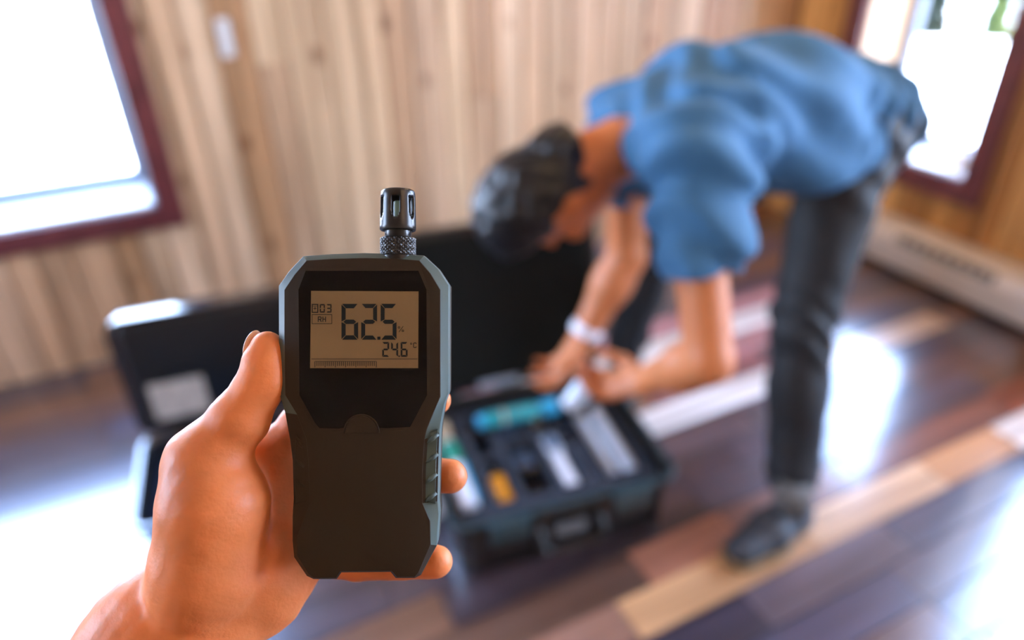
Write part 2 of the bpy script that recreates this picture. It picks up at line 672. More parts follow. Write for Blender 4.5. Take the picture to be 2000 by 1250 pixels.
def wall_y(name, y0, y1, x0, x1, wins):
    bx = []
    xs = sorted(wins)
    cx = x0
    for (a, b, z0, z1) in xs:
        bx.append((cx, a, y0, y1, 0 - .12, ZC))
        bx.append((a, b, y0, y1, -.12, z0))
        bx.append((a, b, y0, y1, z1, ZC))
        cx = b
    bx.append((cx, x1, y0, y1, -.12, ZC))
    return tag(boxes(name, bx, M['core']), kind='structure')


def wall_x(name, x0, x1, y0, y1, wins):
    bx = []
    cy = y0
    for (a, b, z0, z1) in sorted(wins):
        bx.append((x0, x1, cy, a, -.12, ZC))
        bx.append((x0, x1, a, b, -.12, z0))
        bx.append((x0, x1, a, b, z1, ZC))
        cy = b
    bx.append((x0, x1, cy, y1, -.12, ZC))
    return tag(boxes(name, bx, M['core']), kind='structure')


wb = wall_y('wall_back', YB + BT, YB + TH, XL - TH, XR + TH, [W1])
wr = wall_x('wall_right', XR + BT, XR + TH, YF, YB + BT - 0.001, [W2, W3, W6])
wl = wall_x('wall_left', XL - TH, XL - BT, YF, YB + BT - 0.001, [W5])
wf = wall_y('wall_front', YF - TH, YF, XL - TH, XR + TH, [])
M['pine_plain'] = mat('plain_pine', (0.42, 0.26, 0.14), 0.6, var=0.2)
for o_, bx_ in ((wl, (XL - BT, XL, YF, W5[0], 0, ZC)), (wl, (XL - BT, XL, W5[1], YB, 0, ZC)), (wl, (XL - BT, XL, W5[0], W5[1], 0, W5[2])), (wl, (XL - BT, XL, W5[0], W5[1], W5[3], ZC)),
                (wf, (XL, XR, YF, YF + .01, 0, ZC))):
    box('panel', *bx_, M['pine_plain'], o_)


def clad(parent, plane, lo, hi, win, tones, widths, splits, seed):
    """Vertical tongue and groove boards, each an object; cut around the window openings."""
    rnd = random.Random(seed)
    cache = {}
    p = lo
    i = 0
    while p < hi - 0.01:
        w = widths[i % len(widths)] * rnd.uniform(0.93, 1.07)
        if hi - (p + w) < 0.04:
            w = hi - p
        q = min(p + w, hi)
        spans = [(0.0, ZC)]
        for (a, b, z0, z1) in win:
            if q > a + 0.002 and p < b - 0.002:
                if p < a - 0.002 or q > b + 0.002:
                    # snap the board edge to the opening
                    if p < a:
                        q = a
                        spans = [(0.0, ZC)]
                    else:
                        spans = [(0.0, z0), (z1, ZC)]
                        if q > b:
                            q = b
                else:
                    spans = [(0.0, z0), (z1, ZC)]
        if i in splits:
            s = splits[i]
            spans = [(a, s) if (a < s < b) else (a, b) for a, b in spans] + [(s, b) for a, b in spans if a < s < b]
        for (z0, z1) in spans:
            if z1 - z0 < 0.01:
                continue
            ww, hh = q - p, z1 - z0
            bm = bmesh.new()
            g = 0.0018
            ch = 0.005
            prof = [(g, 0.0), (g, BT * .55), (g + ch, BT - .0004), (ww - g - ch, BT - .0004), (ww - g, BT * .55), (ww - g, 0.0)]
            lo_, hi_ = [], []
            for (a, b) in prof:
                if plane == 'y':
                    lo_.append(bm.verts.new((a, -b, 0.0008)))
                    hi_.append(bm.verts.new((a, -b, hh - 0.0008)))
                else:
                    lo_.append(bm.verts.new((-b, a, 0.0008)))
                    hi_.append(bm.verts.new((-b, a, hh - 0.0008)))
            n = len(prof)
            for k in range(n):
                bm.faces.new((lo_[k], lo_[(k + 1) % n], hi_[(k + 1) % n], hi_[k]))
            bm.faces.new(lo_)
            bm.faces.new(hi_)
            me = mesh_of(bm, 'board')
            loc = (p, YB + BT, z0) if plane == 'y' else (XR + BT, p, z0)
            jog = rnd.uniform(-0.0015, 0.0012)
            loc = (loc[0], loc[1] + jog, loc[2]) if plane == 'y' else (loc[0] + jog, loc[1], loc[2])
            o = link('board', me, M['wall'], parent, loc=loc)
            t = tones[rnd.randrange(len(tones))]
            f = rnd.uniform(0.88, 1.1)
            o.color = (t[0] * f, t[1] * f, t[2] * f, 1)
        p = q
        i += 1


TB = [(0.72, 0.49, 0.31), (0.62, 0.41, 0.25), (0.76, 0.54, 0.35), (0.52, 0.32, 0.18), (0.70, 0.49, 0.30), (0.60, 0.41, 0.25), (0.46, 0.26, 0.13)]
TR = [(0.60, 0.30, 0.09), (0.50, 0.24, 0.065), (0.64, 0.34, 0.11), (0.44, 0.20, 0.055)]
clad(wb, 'y', XL, XR, [W1], TB, [0.098, 0.115, 0.09, 0.13, 0.105, 0.085], {20: 0.9, 23: 1.08, 27: 0.7}, 11)
clad(wr, 'x', YF, YB - 0.001, [W2, W3, W6], TR, [0.115, 0.10, 0.13], {}, 5)

# floor boards, each its own object, laid along x
RW = 0.1045
dark = [(0.050, 0.036, 0.052), (0.062, 0.040, 0.046), (0.044, 0.036, 0.060), (0.072, 0.048, 0.056), (0.060, 0.050, 0.072)]  # purple cast of the reflected sky mixed into the dark stain
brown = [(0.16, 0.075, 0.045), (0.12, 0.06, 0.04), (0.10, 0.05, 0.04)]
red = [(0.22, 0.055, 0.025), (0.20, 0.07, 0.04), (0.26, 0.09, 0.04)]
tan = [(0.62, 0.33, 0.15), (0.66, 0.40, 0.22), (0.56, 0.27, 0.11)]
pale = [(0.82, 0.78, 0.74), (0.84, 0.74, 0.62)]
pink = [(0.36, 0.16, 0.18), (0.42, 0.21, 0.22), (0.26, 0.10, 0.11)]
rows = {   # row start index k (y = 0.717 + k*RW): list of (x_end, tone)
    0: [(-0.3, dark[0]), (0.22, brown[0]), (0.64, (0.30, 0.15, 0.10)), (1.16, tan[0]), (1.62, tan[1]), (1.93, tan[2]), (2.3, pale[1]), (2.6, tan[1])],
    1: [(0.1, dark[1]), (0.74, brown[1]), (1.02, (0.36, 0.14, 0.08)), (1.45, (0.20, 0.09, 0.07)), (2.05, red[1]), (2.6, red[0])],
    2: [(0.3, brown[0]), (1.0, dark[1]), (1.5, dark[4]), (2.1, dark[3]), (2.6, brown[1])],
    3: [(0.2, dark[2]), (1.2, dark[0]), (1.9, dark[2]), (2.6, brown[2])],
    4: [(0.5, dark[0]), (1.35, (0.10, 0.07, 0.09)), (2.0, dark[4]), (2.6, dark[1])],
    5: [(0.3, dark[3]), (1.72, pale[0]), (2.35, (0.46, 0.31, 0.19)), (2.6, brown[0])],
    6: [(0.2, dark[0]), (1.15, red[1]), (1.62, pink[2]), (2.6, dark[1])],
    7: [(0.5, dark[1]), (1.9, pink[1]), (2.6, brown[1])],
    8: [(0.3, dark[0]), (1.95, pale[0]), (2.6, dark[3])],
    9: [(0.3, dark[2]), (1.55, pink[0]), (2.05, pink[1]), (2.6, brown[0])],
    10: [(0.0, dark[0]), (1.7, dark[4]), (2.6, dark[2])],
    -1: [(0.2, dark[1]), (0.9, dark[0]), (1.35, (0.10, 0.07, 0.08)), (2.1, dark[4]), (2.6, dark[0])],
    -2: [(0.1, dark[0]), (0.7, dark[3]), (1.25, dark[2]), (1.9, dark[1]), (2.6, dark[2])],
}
rnd = random.Random(21)
k0 = int(math.floor((YF - 0.717) / RW))
k1 = int(math.ceil((YB - 0.717) / RW))
for k in range(k0, k1):
    y0 = max(0.717 + k * RW, YF)
    y1 = min(0.717 + (k + 1) * RW, YB)
    if y1 - y0 < 0.01:
        continue
    if k in rows:
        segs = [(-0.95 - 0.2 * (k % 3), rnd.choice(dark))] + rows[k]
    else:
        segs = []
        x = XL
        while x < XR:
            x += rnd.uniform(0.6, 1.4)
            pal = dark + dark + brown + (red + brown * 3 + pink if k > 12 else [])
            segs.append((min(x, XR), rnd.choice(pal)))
    x = XL
    for xe, t in segs:
        xe = min(xe, XR)
        if xe - x < 0.02:
            continue
        g = 0.0012
        w_, d_ = xe - x, y1 - y0
        bm = loops([[(g, g, -.018), (w_ - g, g, -.018), (w_ - g, d_ - g, -.018), (g, d_ - g, -.018)],
                    [(g, g, -.0012), (w_ - g, g, -.0012), (w_ - g, d_ - g, -.0012), (g, d_ - g, -.0012)],
                    [(g + .0007, g + .0007, 0), (w_ - g - .0007, g + .0007, 0), (w_ - g - .0007, d_ - g - .0007, 0), (g + .0007, d_ - g - .0007, 0)]])
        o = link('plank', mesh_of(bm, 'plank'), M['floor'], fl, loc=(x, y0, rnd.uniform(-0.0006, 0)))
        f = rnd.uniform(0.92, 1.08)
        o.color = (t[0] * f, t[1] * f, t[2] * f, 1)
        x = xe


# windows --------------------------------------------------------------
def window(name, plane, win, trim_w, jamb_m, sash_w=0.045, sash_m=None):
    sash_m = sash_m or M['white_paint']
    a, b, z0, z1 = win
    root = empty(name)
    tag(root, kind='structure')

    def bx(nm, u0, u1, d0, d1, zz0, zz1, m, bev=0.003):
        """u along the wall, d = depth into the wall from the cladding face (negative = proud)."""
        if plane == 'y':
            return box(nm, u0, u1, YB + d0, YB + d1, zz0, zz1, m, root, bev)
        return box(nm, XR + d0, XR + d1, u0, u1, zz0, zz1, m, root, bev)
    t = trim_w
    bx('trim_board', a - t, a + .001, -0.022, 0.0, z0 - t, z1 + t, M['trim'])
    bx('trim_board', b - .001, b + t, -0.022, 0.0, z0 - t, z1 + t, M['trim'])
    bx('trim_board', a - .001, b + .001, -0.021, 0.0, z0 - t, z0 + .001, M['trim'])
    bx('trim_board', a - .001, b + .001, -0.021, 0.0, z1 - .001, z1 + t, M['trim'])
    L = 0.012
    bx('jamb', a, a + L, 0.0, TH, z0, z1, jamb_m, 0.001)
    bx('jamb', b - L, b, 0.0, TH, z0, z1, jamb_m, 0.001)
    bx('jamb', a + L, b - L, 0.0, TH, z1 - L, z1, jamb_m, 0.001)
    bx('sill', a + L, b - L, -0.002, TH, z0, z0 + L, M['white_paint'], 0.002)
    D0, D1 = TH - 0.07, TH - 0.02
    s = sash_w
    aa, bb, c0, c1 = a + L, b - L, z0 + L, z1 - L
    bx('sash', aa, aa + s, D0, D1, c0, c1, sash_m, 0.004)
    bx('sash', bb - s, bb, D0, D1, c0, c1, sash_m, 0.004)
    bx('sash', aa + s, bb - s, D0, D1, c0, c0 + s, sash_m, 0.004)
    bx('sash', aa + s, bb - s, D0, D1, c1 - s, c1, sash_m, 0.004)
    bx('pane', aa + s, bb - s, (D0 + D1) / 2 - .003, (D0 + D1) / 2 + .003, c0 + s, c1 - s, M['glass'], 0)
    return root


window('window_1', 'y', W1, 0.073, mat('pale_blue_jamb', (0.45, 0.52, 0.60), 0.4), 0.035, mat('shaded_blue_sash', (0.14, 0.18, 0.23), 0.5))  # sash colour darkened to carry the shade of its backlit side
window('window_2', 'x', W2, 0.085, M['cream_paint'], 0.03, mat('shaded_sash', (0.16, 0.17, 0.19), 0.5))  # grey puts the inner side's shade into the sash colour
window('window_3', 'x', W3, 0.085, M['cream_paint'])
window('added_window', 'x', W6, 0.085, M['cream_paint'])  # unseen window added to light the hand from behind right

# outside ---------------------------------------------------------------
gd = box('ground', -45, 45, -45, 45, -0.45, -0.40, M['ground'])
tag(gd, 'pale sunlit gravel ground outside the windows', 'ground', kind='structure')


def shrub(x, y, r, h, z0, label, m, seed, n=900):
    rd = random.Random(seed)
    root = empty('shrub', (x, y, -0.40))
    tag(root, label, 'shrub')
    bm = bmesh.new()
    for _ in range(n):
        th, zz = rd.uniform(0, 6.283), rd.uniform(0, 1)
        q = math.sqrt(rd.uniform(0.1, 1.0)) * (0.85 + 0.15 * math.sin(zz * 9 + seed)) * (1.0 if zz < .8 else 1.8 - zz)
        c = Vector((math.cos(th) * r * q, math.sin(th) * r * q, z0 + zz * h))
        a = Vector((rd.uniform(-1, 1), rd.uniform(-1, 1), rd.uniform(-1, 1))).normalized()
        b = a.orthogonal().normalized()
        s = rd.uniform(0.06, 0.13)
        vs = [bm.verts.new(c + a * s), bm.verts.new(c + b * s * .45), bm.verts.new(c - a * s), bm.verts.new(c - b * s * .45)]
        bm.faces.new(vs)
    f_ = link('foliage', mesh_of(bm, 'foliage'), m, root)
    f_['kind'] = 'stuff'
    for k in range(4):
        a = k * 1.7 + seed
        link('stem', mesh_of(tube_bm([(0, 0, 0), (math.cos(a) * r * .2, math.sin(a) * r * .2, z0 + h * .3), (math.cos(a) * r * .5, math.sin(a) * r * .5, z0 + h * .75)],
                                     [.05, .035, .015], 6), 'stem'), M['bark'], root)
    return root


shrub(9.50, 6.62, 0.32, 2.2, 0.0, 'dark olive green shrub seen through the right window', M['leaf'], 3, 2200)
shrub(10.02, 6.02, 0.18, 1.9, 0.0, 'smaller yellow-green shrub right of the dark olive one', M['leaf2'], 8, 1100)

# wall outlet / switch plate --------------------------------------------
sw = empty('switch_plate', (0.236, YB - 0.001, 0.99))
tag(sw, 'narrow white plastic switch plate on the pine wall beside the left window', 'switch')
bm = bmesh.new()
box_bm(bm, -0.018, 0.018, -0.010, 0.0, -0.055, 0.055, 0.004, 3)
link('plate', mesh_of(bm), M['outlet'], sw)
bm = bmesh.new()
box_bm(bm, -0.009, 0.009, -0.018, -0.0095, -0.022, 0.022, 0.002)
link('rocker', mesh_of(bm), M['outlet'], sw)

# baseboard heater --------------------------------------------------------
ht = empty('baseboard_heater', (XR - 0.001, 1.065, 0.0))
tag(ht, 'long ivory baseboard heater along the right wall under the window', 'heater')
HL = 1.08
prof = [(0, .015), (-.085, .015), (-.110, .035), (-.116, .130), (-.094, .172), (-.060, .19), (0, .19)]
bm = loops([[(x, y, z) for x, z in prof] for y in (0.012, HL - 0.012)])
link('housing', auto_smooth(mesh_of(bm), 30), M['heater'], ht)
bm = loops([[(x * s, y, z) for x, z in prof] for y, s in ((-.004, .99), (.0, 1.05), (0.02, 1.05))])
link('end_cap', mesh_of(bm), M['heater'], ht)
bm = loops([[(x * s, y, z) for x, z in prof] for y, s in ((HL - .02, 1.05), (HL, 1.05), (HL + .004, .99))])
link('end_cap', mesh_of(bm), M['heater'], ht)
# louvre slot in the sloping upper front, its shade painted as a dark slab
nrm = Vector((-(.165 - .125), 0, -(-.062 + .080))).normalized()
A_, B_ = Vector((-.116, 0, .130)), Vector((-.094, 0, .172))
up = (B_ - A_).normalized()
out = Vector((-up.z, 0, up.x))
for nm, y0, y1, f0, f1, hgt, m_ in (('slot', 0.16, 0.56, 0.15, 0.85, 0.0012, M['slot_shade']),):
    pts = []
    bm = bmesh.new()
    for y in (y0, y1):
        for f in (f0, f1):
            for h_ in (-.002, hgt):
                pts.append(bm.verts.new(A_.lerp(B_, f) + Vector((0, y, 0)) + out * h_))
    bmesh.ops.convex_hull(bm, input=bm.verts)
    link(nm, mesh_of(bm), m_, ht)
for k in range(9):
    y = 0.18 + k * 0.045
    bm = bmesh.new()
    for yy in (y, y + .006):
        for f in (0.15, 0.85):
            for h_ in (0.0005, .003):
                bm.verts.new(A_.lerp(B_, f) + Vector((0, yy, 0)) + out * h_)
    bmesh.ops.convex_hull(bm, input=bm.verts)
    link('louvre_fin', mesh_of(bm), M['heater'], ht)
box('foot', -0.05, -0.005, 0.05, 0.09, 0.0, 0.016, M['heater'], ht)
box('foot', -0.05, -0.005, HL - .09, HL - .05, 0.0, 0.016, M['heater'], ht)

# bits on the right sill ---------------------------------------------------
def lump(name, c, r, label, m, seed):
    bm = bmesh.new()
    bmesh.ops.create_icosphere(bm, subdivisions=3, radius=1.0)
    for v in bm.verts:
        d = 1 + 0.28 * noise.noise(v.co * 2.2 + Vector((seed, 0, 0))) + .08 * noise.noise(v.co * 6)
        v.co = Vector((v.co.x * r[0] * d, v.co.y * r[1] * d, max(v.co.z * r[2] * d, -r[2] * .55) + r[2] * .55))
    o = link(name, mesh_of(bm), m, None, True, loc=c)
    return tag(o, label, 'cloth')


M['cloth'] = mat('white_cloth', (0.75, 0.75, 0.78), 0.9, bump=0.4, bscale=40)
lump('crumpled_cloth', (2.74, 1.60, 0.4225), (.07, .055, .03), 'crumpled white cloth on the right window sill, nearer of two', M['cloth'], 3)
lump('crumpled_cloth', (2.78, 1.88, 0.4225), (.06, .06, .022), 'crumpled white cloth on the right window sill, farther and flatter', M['cloth'], 9)
bm = tube_bm([(2.66, 1.52, .428), (2.70, 1.54, .455), (2.76, 1.535, .50), (2.80, 1.53, .52), (2.81, 1.52, .56)], 0.006, 8)
tag(link('cable', mesh_of(bm), M['grey_plate'], None, True), 'thin grey cable hanging over the right window sill', 'cable')


# ================================================================== THE MAIN CASE
def on(px, py, z):
    r = ray(px, py)
    return V(CAM + r * (z - H) / r[2])


def hard_case(name, loc, rz, w, d, h, lid_t, lean, label, rim_m, foam_lid, shell_m):
    root = empty(name, loc, rz)
    tag(root, label, 'case')
    t = 0.012
    # outer shell: tapering tub with a flange round the top
    sp = [(w - .055, d - .055, .030, 0.0), (w - .045, d - .045, .035, .006), (w - .030, d - .030, .035, h - .035),
          (w - .012, d - .012, .035, h - .032), (w - .012, d - .012, .035, h - .022), (w - .030, d - .030, .035, h - .020),
          (w - .030, d - .030, .035, h - .012), (w, d, .040, h - .010), (w, d, .040, h - .001), (w - .006, d - .006, .038, h),
          (w - .018, d - .018, .034, h), (w - .026, d - .026, .032, h - .006), (w - .040, d - .040, .030, h - .008), (w - .055, d - .055, .028, .014)]
    link('body', auto_smooth(mesh_of(tray(sp, True, True, 6)), 40), shell_m, root)
    sp = [(w + .004, d + .004, .042, h - .0095), (w + .006, d + .006, .043, h - .003), (w + .002, d + .002, .041, h + .002), (w - .010, d - .010, .036, h + .002),
          (w - .012, d - .012, .036, h + .0005)]
    bm = tray(sp, False, False, 6)
    link('rim', auto_smooth(mesh_of(bm), 40), rim_m, root)
    # ribs on the front and side
    for x in (-.42, -.14, .14, .42):
        box('rib', x * w - .006, x * w + .006, -d / 2 + .008, -d / 2 + .020, .012, h - .036, M['case'], root, .002)
    # latches on the front
    for sx_ in (-1, 1):
        cx = sx_ * w * 0.27
        bm = bmesh.new()
        box_bm(bm, cx - .045, cx + .045, -d / 2 - .014, -d / 2 + .004, h - .060, h - .004, .004)
        lt = link('latch', mesh_of(bm), rim_m, root)
        box('latch_lip', cx - .032, cx + .032, -d / 2 - .020, -d / 2 - .012, h - .058, h - .048, M['case'], lt, .002)
        box('latch_hinge', cx - .048, cx + .048, -d / 2 - .018, -d / 2 - .002, h - .012, h + .002, rim_m, lt, .004)
    # handle folded down on the front with its grey name plate
    bm = tube_bm([(-.075, -d / 2 + .012, h - .07), (-.075, -d / 2 - .012, h - .085), (-.070, -d / 2 - .016, h - .115), (-.05, -d / 2 - .017, h - .122),
                  (.05, -d / 2 - .017, h - .122), (.070, -d / 2 - .016, h - .115), (.075, -d / 2 - .012, h - .085), (.075, -d / 2 + .012, h - .07)], .008, 8)
    link('handle', auto_smooth(mesh_of(bm), 50), M['case'], root)
    box('plate', -.040, .040, -d / 2 - .001, -d / 2 + .012, h - .098, h - .072, M['grey_plate'], root, .002)
    # lid: hinged at the back rim, inside towards the viewer
    hy = d / 2 + .004
    ld = empty('lid', (0, hy, h))
    ld.parent = root
    ld.rotation_euler = (-lean, 0, 0)
    rings = []
    LW, LD = w, d

    def lr(ww, dd, r, y):
        return [(x, y, z + LD / 2 + .004) for x, z in rrect(ww, dd, r, 6)]
    spec = [(LW - .04, LD - .04, .03, lid_t), (LW - .014, LD - .014, .035, lid_t - .002), (LW - .004, LD - .004, .038, lid_t - .010), (LW - .004, LD - .004, .04, .012),
            (LW, LD, .04, .010), (LW, LD, .04, .001), (LW - .010, LD - .010, .038, 0), (LW - .022, LD - .022, .034, 0), (LW - .026, LD - .026, .03, .010)]
    link('shell', auto_smooth(mesh_of(loops([lr(*s) for s in spec], True, True)), 40), shell_m, ld)
    # convoluted foam liner
    nx, nz = 36, 26
    bm = bmesh.new()
    g = []
    fw, fd = LW - .05, LD - .05
    for i in range(nx + 1):
        row = []
        for j in range(nz + 1):
            x = -fw / 2 + fw * i / nx
            z = .029 + fd * j / nz
            y = .004 + (.005 * math.sin(i * math.pi / 2) * math.sin(j * math.pi / 2) if foam_lid else 0) - .002
            row.append(bm.verts.new((x, y, z)))
        g.append(row)
    for i in range(nx):
        for j in range(nz):
            bm.faces.new((g[i][j], g[i + 1][j], g[i + 1][j + 1], g[i][j + 1]))
    r_ = bmesh.ops.extrude_face_region(bm, geom=list(bm.faces))
    for v in [v for v in r_['geom'] if isinstance(v, bmesh.types.BMVert)]:
        v.co.y = .0135
    link('lid_foam', mesh_of(bm), M['lid_foam'] if foam_lid else M['case'], ld, True)
    for sx_ in (-1, 0, 1):
        bm = lathe([(.007, -.03), (.009, -.028), (.009, .028), (.007, .03)], 12)
        o = link('hinge', mesh_of(bm), M['case'], root, True, loc=(sx_ * w * .3, hy + .006, h - .008), rot=(0, math.pi / 2, 0))
    return root, ld


CW, CD, CH = 0.55, 0.46, 0.18
RZ = math.radians(-8.57)
case, lid = hard_case('equipment_case', (0.650, 1.2025, 0.0), RZ, CW, CD, CH, 0.055, math.radians(11),
                      'open black hard case full of instruments on the floor before the crouching man', M['case_rim'], True, M['case'])
CM = Matrix.Translation((0.650, 1.2025, 0)) @ Matrix.Rotation(RZ, 4, 'Z')
CI = CM.inverted()


def lc(px, py, z):
    return CI @ on(px, py, z)


# grey strip and catch on the lower edge of the lid
box('strip', -.085, .028, -.008, .001, .008, .028, mat('pale_grey_strip', (0.30, 0.34, 0.40), 0.35), lid, .002)

# foam insert with cut-outs: perimeter, dividers and floor
FT = 0.145
iw, idp = CW - .060, CD - .060
xs = [-iw / 2, -.178, -.150, -.098, -.078, .006, .018, .066, .078, .118, .132, .225]
bxs = [(-iw / 2, iw / 2, -idp / 2, idp / 2, .016, .075)]
yf, yb = -idp / 2 + .055, idp / 2 - .02
bxs.append((-iw / 2 + .0, iw / 2, -idp / 2, yf, .074, FT))
bxs.append((-iw / 2, iw / 2, yb, idp / 2, .074, FT))
for a, b in ((-.178, -.150), (-.098, -.078), (.004, .016), (.066, .078), (.118, .132), (.228, iw / 2)):
    bxs.append((a, b, yf - .001, yb + .001, .074, FT))
bxs.append((-.150, -.098, .010, .035, .074, FT - .01))
bxs.append((-.078, .004, .045, .07, .074, FT - .006))
bxs.append((.016, .066, .05, .07, .074, FT - .01))
boxes('foam_insert', bxs, M['foam'], case, .003)


def frame_from(P, Q, up=(0, 0, 1)):
    P, Q = Vector(P), Vector(Q)
    x = (Q - P).normalized()
    z = Vector(up)
    z = (z - x * z.dot(x)).normalized()
    y = z.cross(x)
    return Matrix(((x.x, y.x, z.x, P.x), (x.y, y.y, z.y, P.y), (x.z, y.z, z.z, P.z), (0, 0, 0, 1))), (Q - P).length


def rodx(prof, n=20):
    """Turned shape along +x: prof = (x, r)."""
    return loops([[(x, r * math.cos(2 * math.pi * i / n), r * math.sin(2 * math.pi * i / n)) for i in range(n)] for x, r in prof])


def thing_at(name, P, Q, label, cat, group=None, up=(0, 0, 1)):
    m, L = frame_from(P, Q, up)
    o = empty(name, matrix=m)
    return tag(o, label, cat, group), L


def turned(nm, prof, m, parent, deg=40):
    return link(nm, auto_smooth(mesh_of(rodx(prof)), deg), m, parent)


# tube on the left: beige cap, green band, white body
P0 = CM @ Vector((-.214, .165, .100))
P1 = CM @ Vector((-.214, -.135, .100))
P0.z, P1.z = .148, .132
o, L = thing_at('sealant_tube', P0, P1, 'white tube with green band and beige cap in the left slot of the case', 'tube')
turned('body', [(.075, .0), (.075, .020), (.08, .024), (L - .004, .024), (L, .021), (L, 0)][0:6], M['white_plastic'], o)
turned('label_band', [(.085, .0242), (.085, .0248), (.160, .0248), (.160, .0242)], M['green'], o)
turned('cap', [(0, 0.002), (0, .018), (.004, .021), (.050, .021), (.052, .016), (.074, .016)], M['beige_plastic'], o)
bm = bmesh.new()
box_bm(bm, .16, L - .01, .006, .0265, -.008, .016, .002)
link('side_label', mesh_of(bm), M['cyan'], o)

# teal instrument lying across the back corner
A_ = on(932, 826, .176)
B_ = on(1086, 793, .176)
o, L = thing_at('teal_torch', A_, B_, 'teal cylindrical tool with cyan end lying across the back of the case', 'tool')
turned('body', [(.018, 0), (.018, .019), (.022, .0215), (L * .70, .0215), (L * .74, .017), (L * .8, .017), (L * .8, 0)], M['teal'], o)
turned('end_cap', [(0, 0), (0, .015), (.004, .0185), (.018, .0185), (.018, 0)], M['cyan'], o)
turned('lens_head', [(L * .8, 0), (L * .8, .020), (L * .85, .024), (L, .024), (L, 0)], M['cyan'], o)
turned('beige_stripe', [(L * .3, .0214), (L * .3, .0221), (L * .34, .0221), (L * .34, .0214)], M['beige_plastic'], o)


def probe(name, x, y0, y1, z, w, h, label, cat, mb, mh, hl=.35, mid=None):
    """Hand instrument with a wider head lying in a slot; head towards the back of the case."""
    P = CM @ Vector((x, y1, z))
    Q = CM @ Vector((x, y0, z))
    o, L = thing_at(name, P, Q, label, cat)
    bm = bmesh.new()
    box_bm(bm, L * hl, L, -w * .40, w * .40, -h / 2, h * .42, .008, 3)
    link('body', auto_smooth(mesh_of(bm), 40), mb, o)
    bm = bmesh.new()
    box_bm(bm, 0, L * hl + .004, -w / 2, w / 2, -h / 2, h / 2, .010, 3)
    link('head', auto_smooth(mesh_of(bm), 40), mh, o)
    if mid is not None:
        box('screen', .012, L * hl - .010, -w * .34, w * .34, h / 2 - .001, h / 2 + .0012, mid, o, .001)
    return o


probe('moisture_probe', -.124, -.137, .0, .116, .044, .050, 'orange handled probe with dark head in the second slot', 'tool', M['orange'], M['black_gloss'], .32)
probe('dark_gauge', -.124, .04, .17, .100, .042, .045, 'dark brown gauge behind the orange handled probe', 'tool', M['black_gloss'], M['foam'], .4)
probe('black_reader', -.037, -.13, .04, .098, .072, .040, 'flat black reader in the wide middle pocket', 'instrument', M['black_gloss'], M['case'], .45, M['grey_blue'])
probe('white_meter', .041, -.142, .045, .112, .046, .064, 'white pocket meter with slate head standing proud in the middle', 'instrument', M['white_plastic'], M['clear_plastic'], .38, M['grey_blue'])
probe('blue_meter', .098, -.140, .07, .108, .036, .056, 'slate blue slim instrument right of the white pocket meter', 'instrument', M['grey_blue'], M['grey_blue'], .40, M['black_gloss'])
for k, (x, lab) in enumerate(((.156, 'clear plastic sample tube, left of the pair in the right slot'), (.206, 'clear plastic sample tube, right of the pair in the right slot'))):
    P = CM @ Vector((x, .115, .125))
    Q = CM @ Vector((x, -.125, .112))
    o, L = thing_at('sample_tube', P, Q, lab, 'tube', 'clear tubes in the right slot')
    turned('body', [(.03, 0), (.03, .018), (L - .006, .018), (L, .014), (L, 0)], M['clear_plastic'], o)
    turned('stopper', [(0, 0), (0, .014), (.003, .017), (.032, .017), (.032, 0)], M['brass'] if k == 0 else M['white_plastic'], o)

o, L = thing_at('camera_module', CM @ Vector((-.072, .135, .122)), CM @ Vector((.000, .135, .122)), 'dark boxy camera with round lens behind the black reader', 'camera')
bm = bmesh.new()
box_bm(bm, 0, L, -.030, .030, -.030, .026, .006)
link('body', mesh_of(bm), M['grey_blue'], o)
bm = lathe([(.020, .026), (.022, .034), (.022, .044), (.017, .046), (.015, .040)], 20)
link('lens', auto_smooth(mesh_of(bm), 40), M['black_gloss'], o, loc=(L * .6, 0, 0))
o, L = thing_at('round_sensor', CM @ Vector((.019, .135, .115)), CM @ Vector((.063, .135, .115)), 'grey round-ended sensor head beside the boxy camera', 'sensor')
turned('body', [(0, 0), (0, .018), (.006, .024), (L - .01, .024), (L, .018), (L, 0)], M['grey_plate'], o)
turned('band', [(.015, .0238), (.015, .0250), (.022, .0250), (.022, .0238)], M['metal'], o)

# ------------------------------------------------------------------ second case, left
RZ2 = math.radians(-6.5)
C2W, C2D, C2H = 0.50, 0.345, 0.135
FLb = Vector((-0.250, 1.735, 0))
dx = Vector((math.cos(RZ2), math.sin(RZ2), 0))
dy = Vector((-math.sin(RZ2), math.cos(RZ2), 0))
c2 = FLb + dx * (C2W / 2) - dy * (C2D / 2)
case2, lid2 = hard_case('laptop_case', tuple(c2), RZ2, C2W, C2D, C2H, 0.060, math.radians(0.5),
                        'open black case with a pale sticker inside its upright lid, left of the bigger case', M['case_gloss'], False, M['case_gloss'])
box('sticker', -C2W / 2 + .052, -C2W / 2 + .185, -.0008, .0016, .040, .150, mat('mottled_sticker', (0.50, 0.46, 0.41), 0.6, var=0.25, vscale=35), lid2)
box('foam_insert', -C2W / 2 + .03, C2W / 2 - .03, -C2D / 2 + .03, C2D / 2 - .03, .015, C2H - .055, M['case2_foam'], case2, .004)
CM2 = Matrix.Translation(c2) @ Matrix.Rotation(RZ2, 4, 'Z')
o, L = thing_at('pink_clip', CM2 @ Vector((-.165, .06, .0865)), CM2 @ Vector((-.115, .06, .0865)), 'small pink clip on the blue foam of the left case', 'clip')
bm = bmesh.new()
box_bm(bm, 0, L, -.012, .012, -.006, .006, .003)
link('body', mesh_of(bm), M['pink'], o)

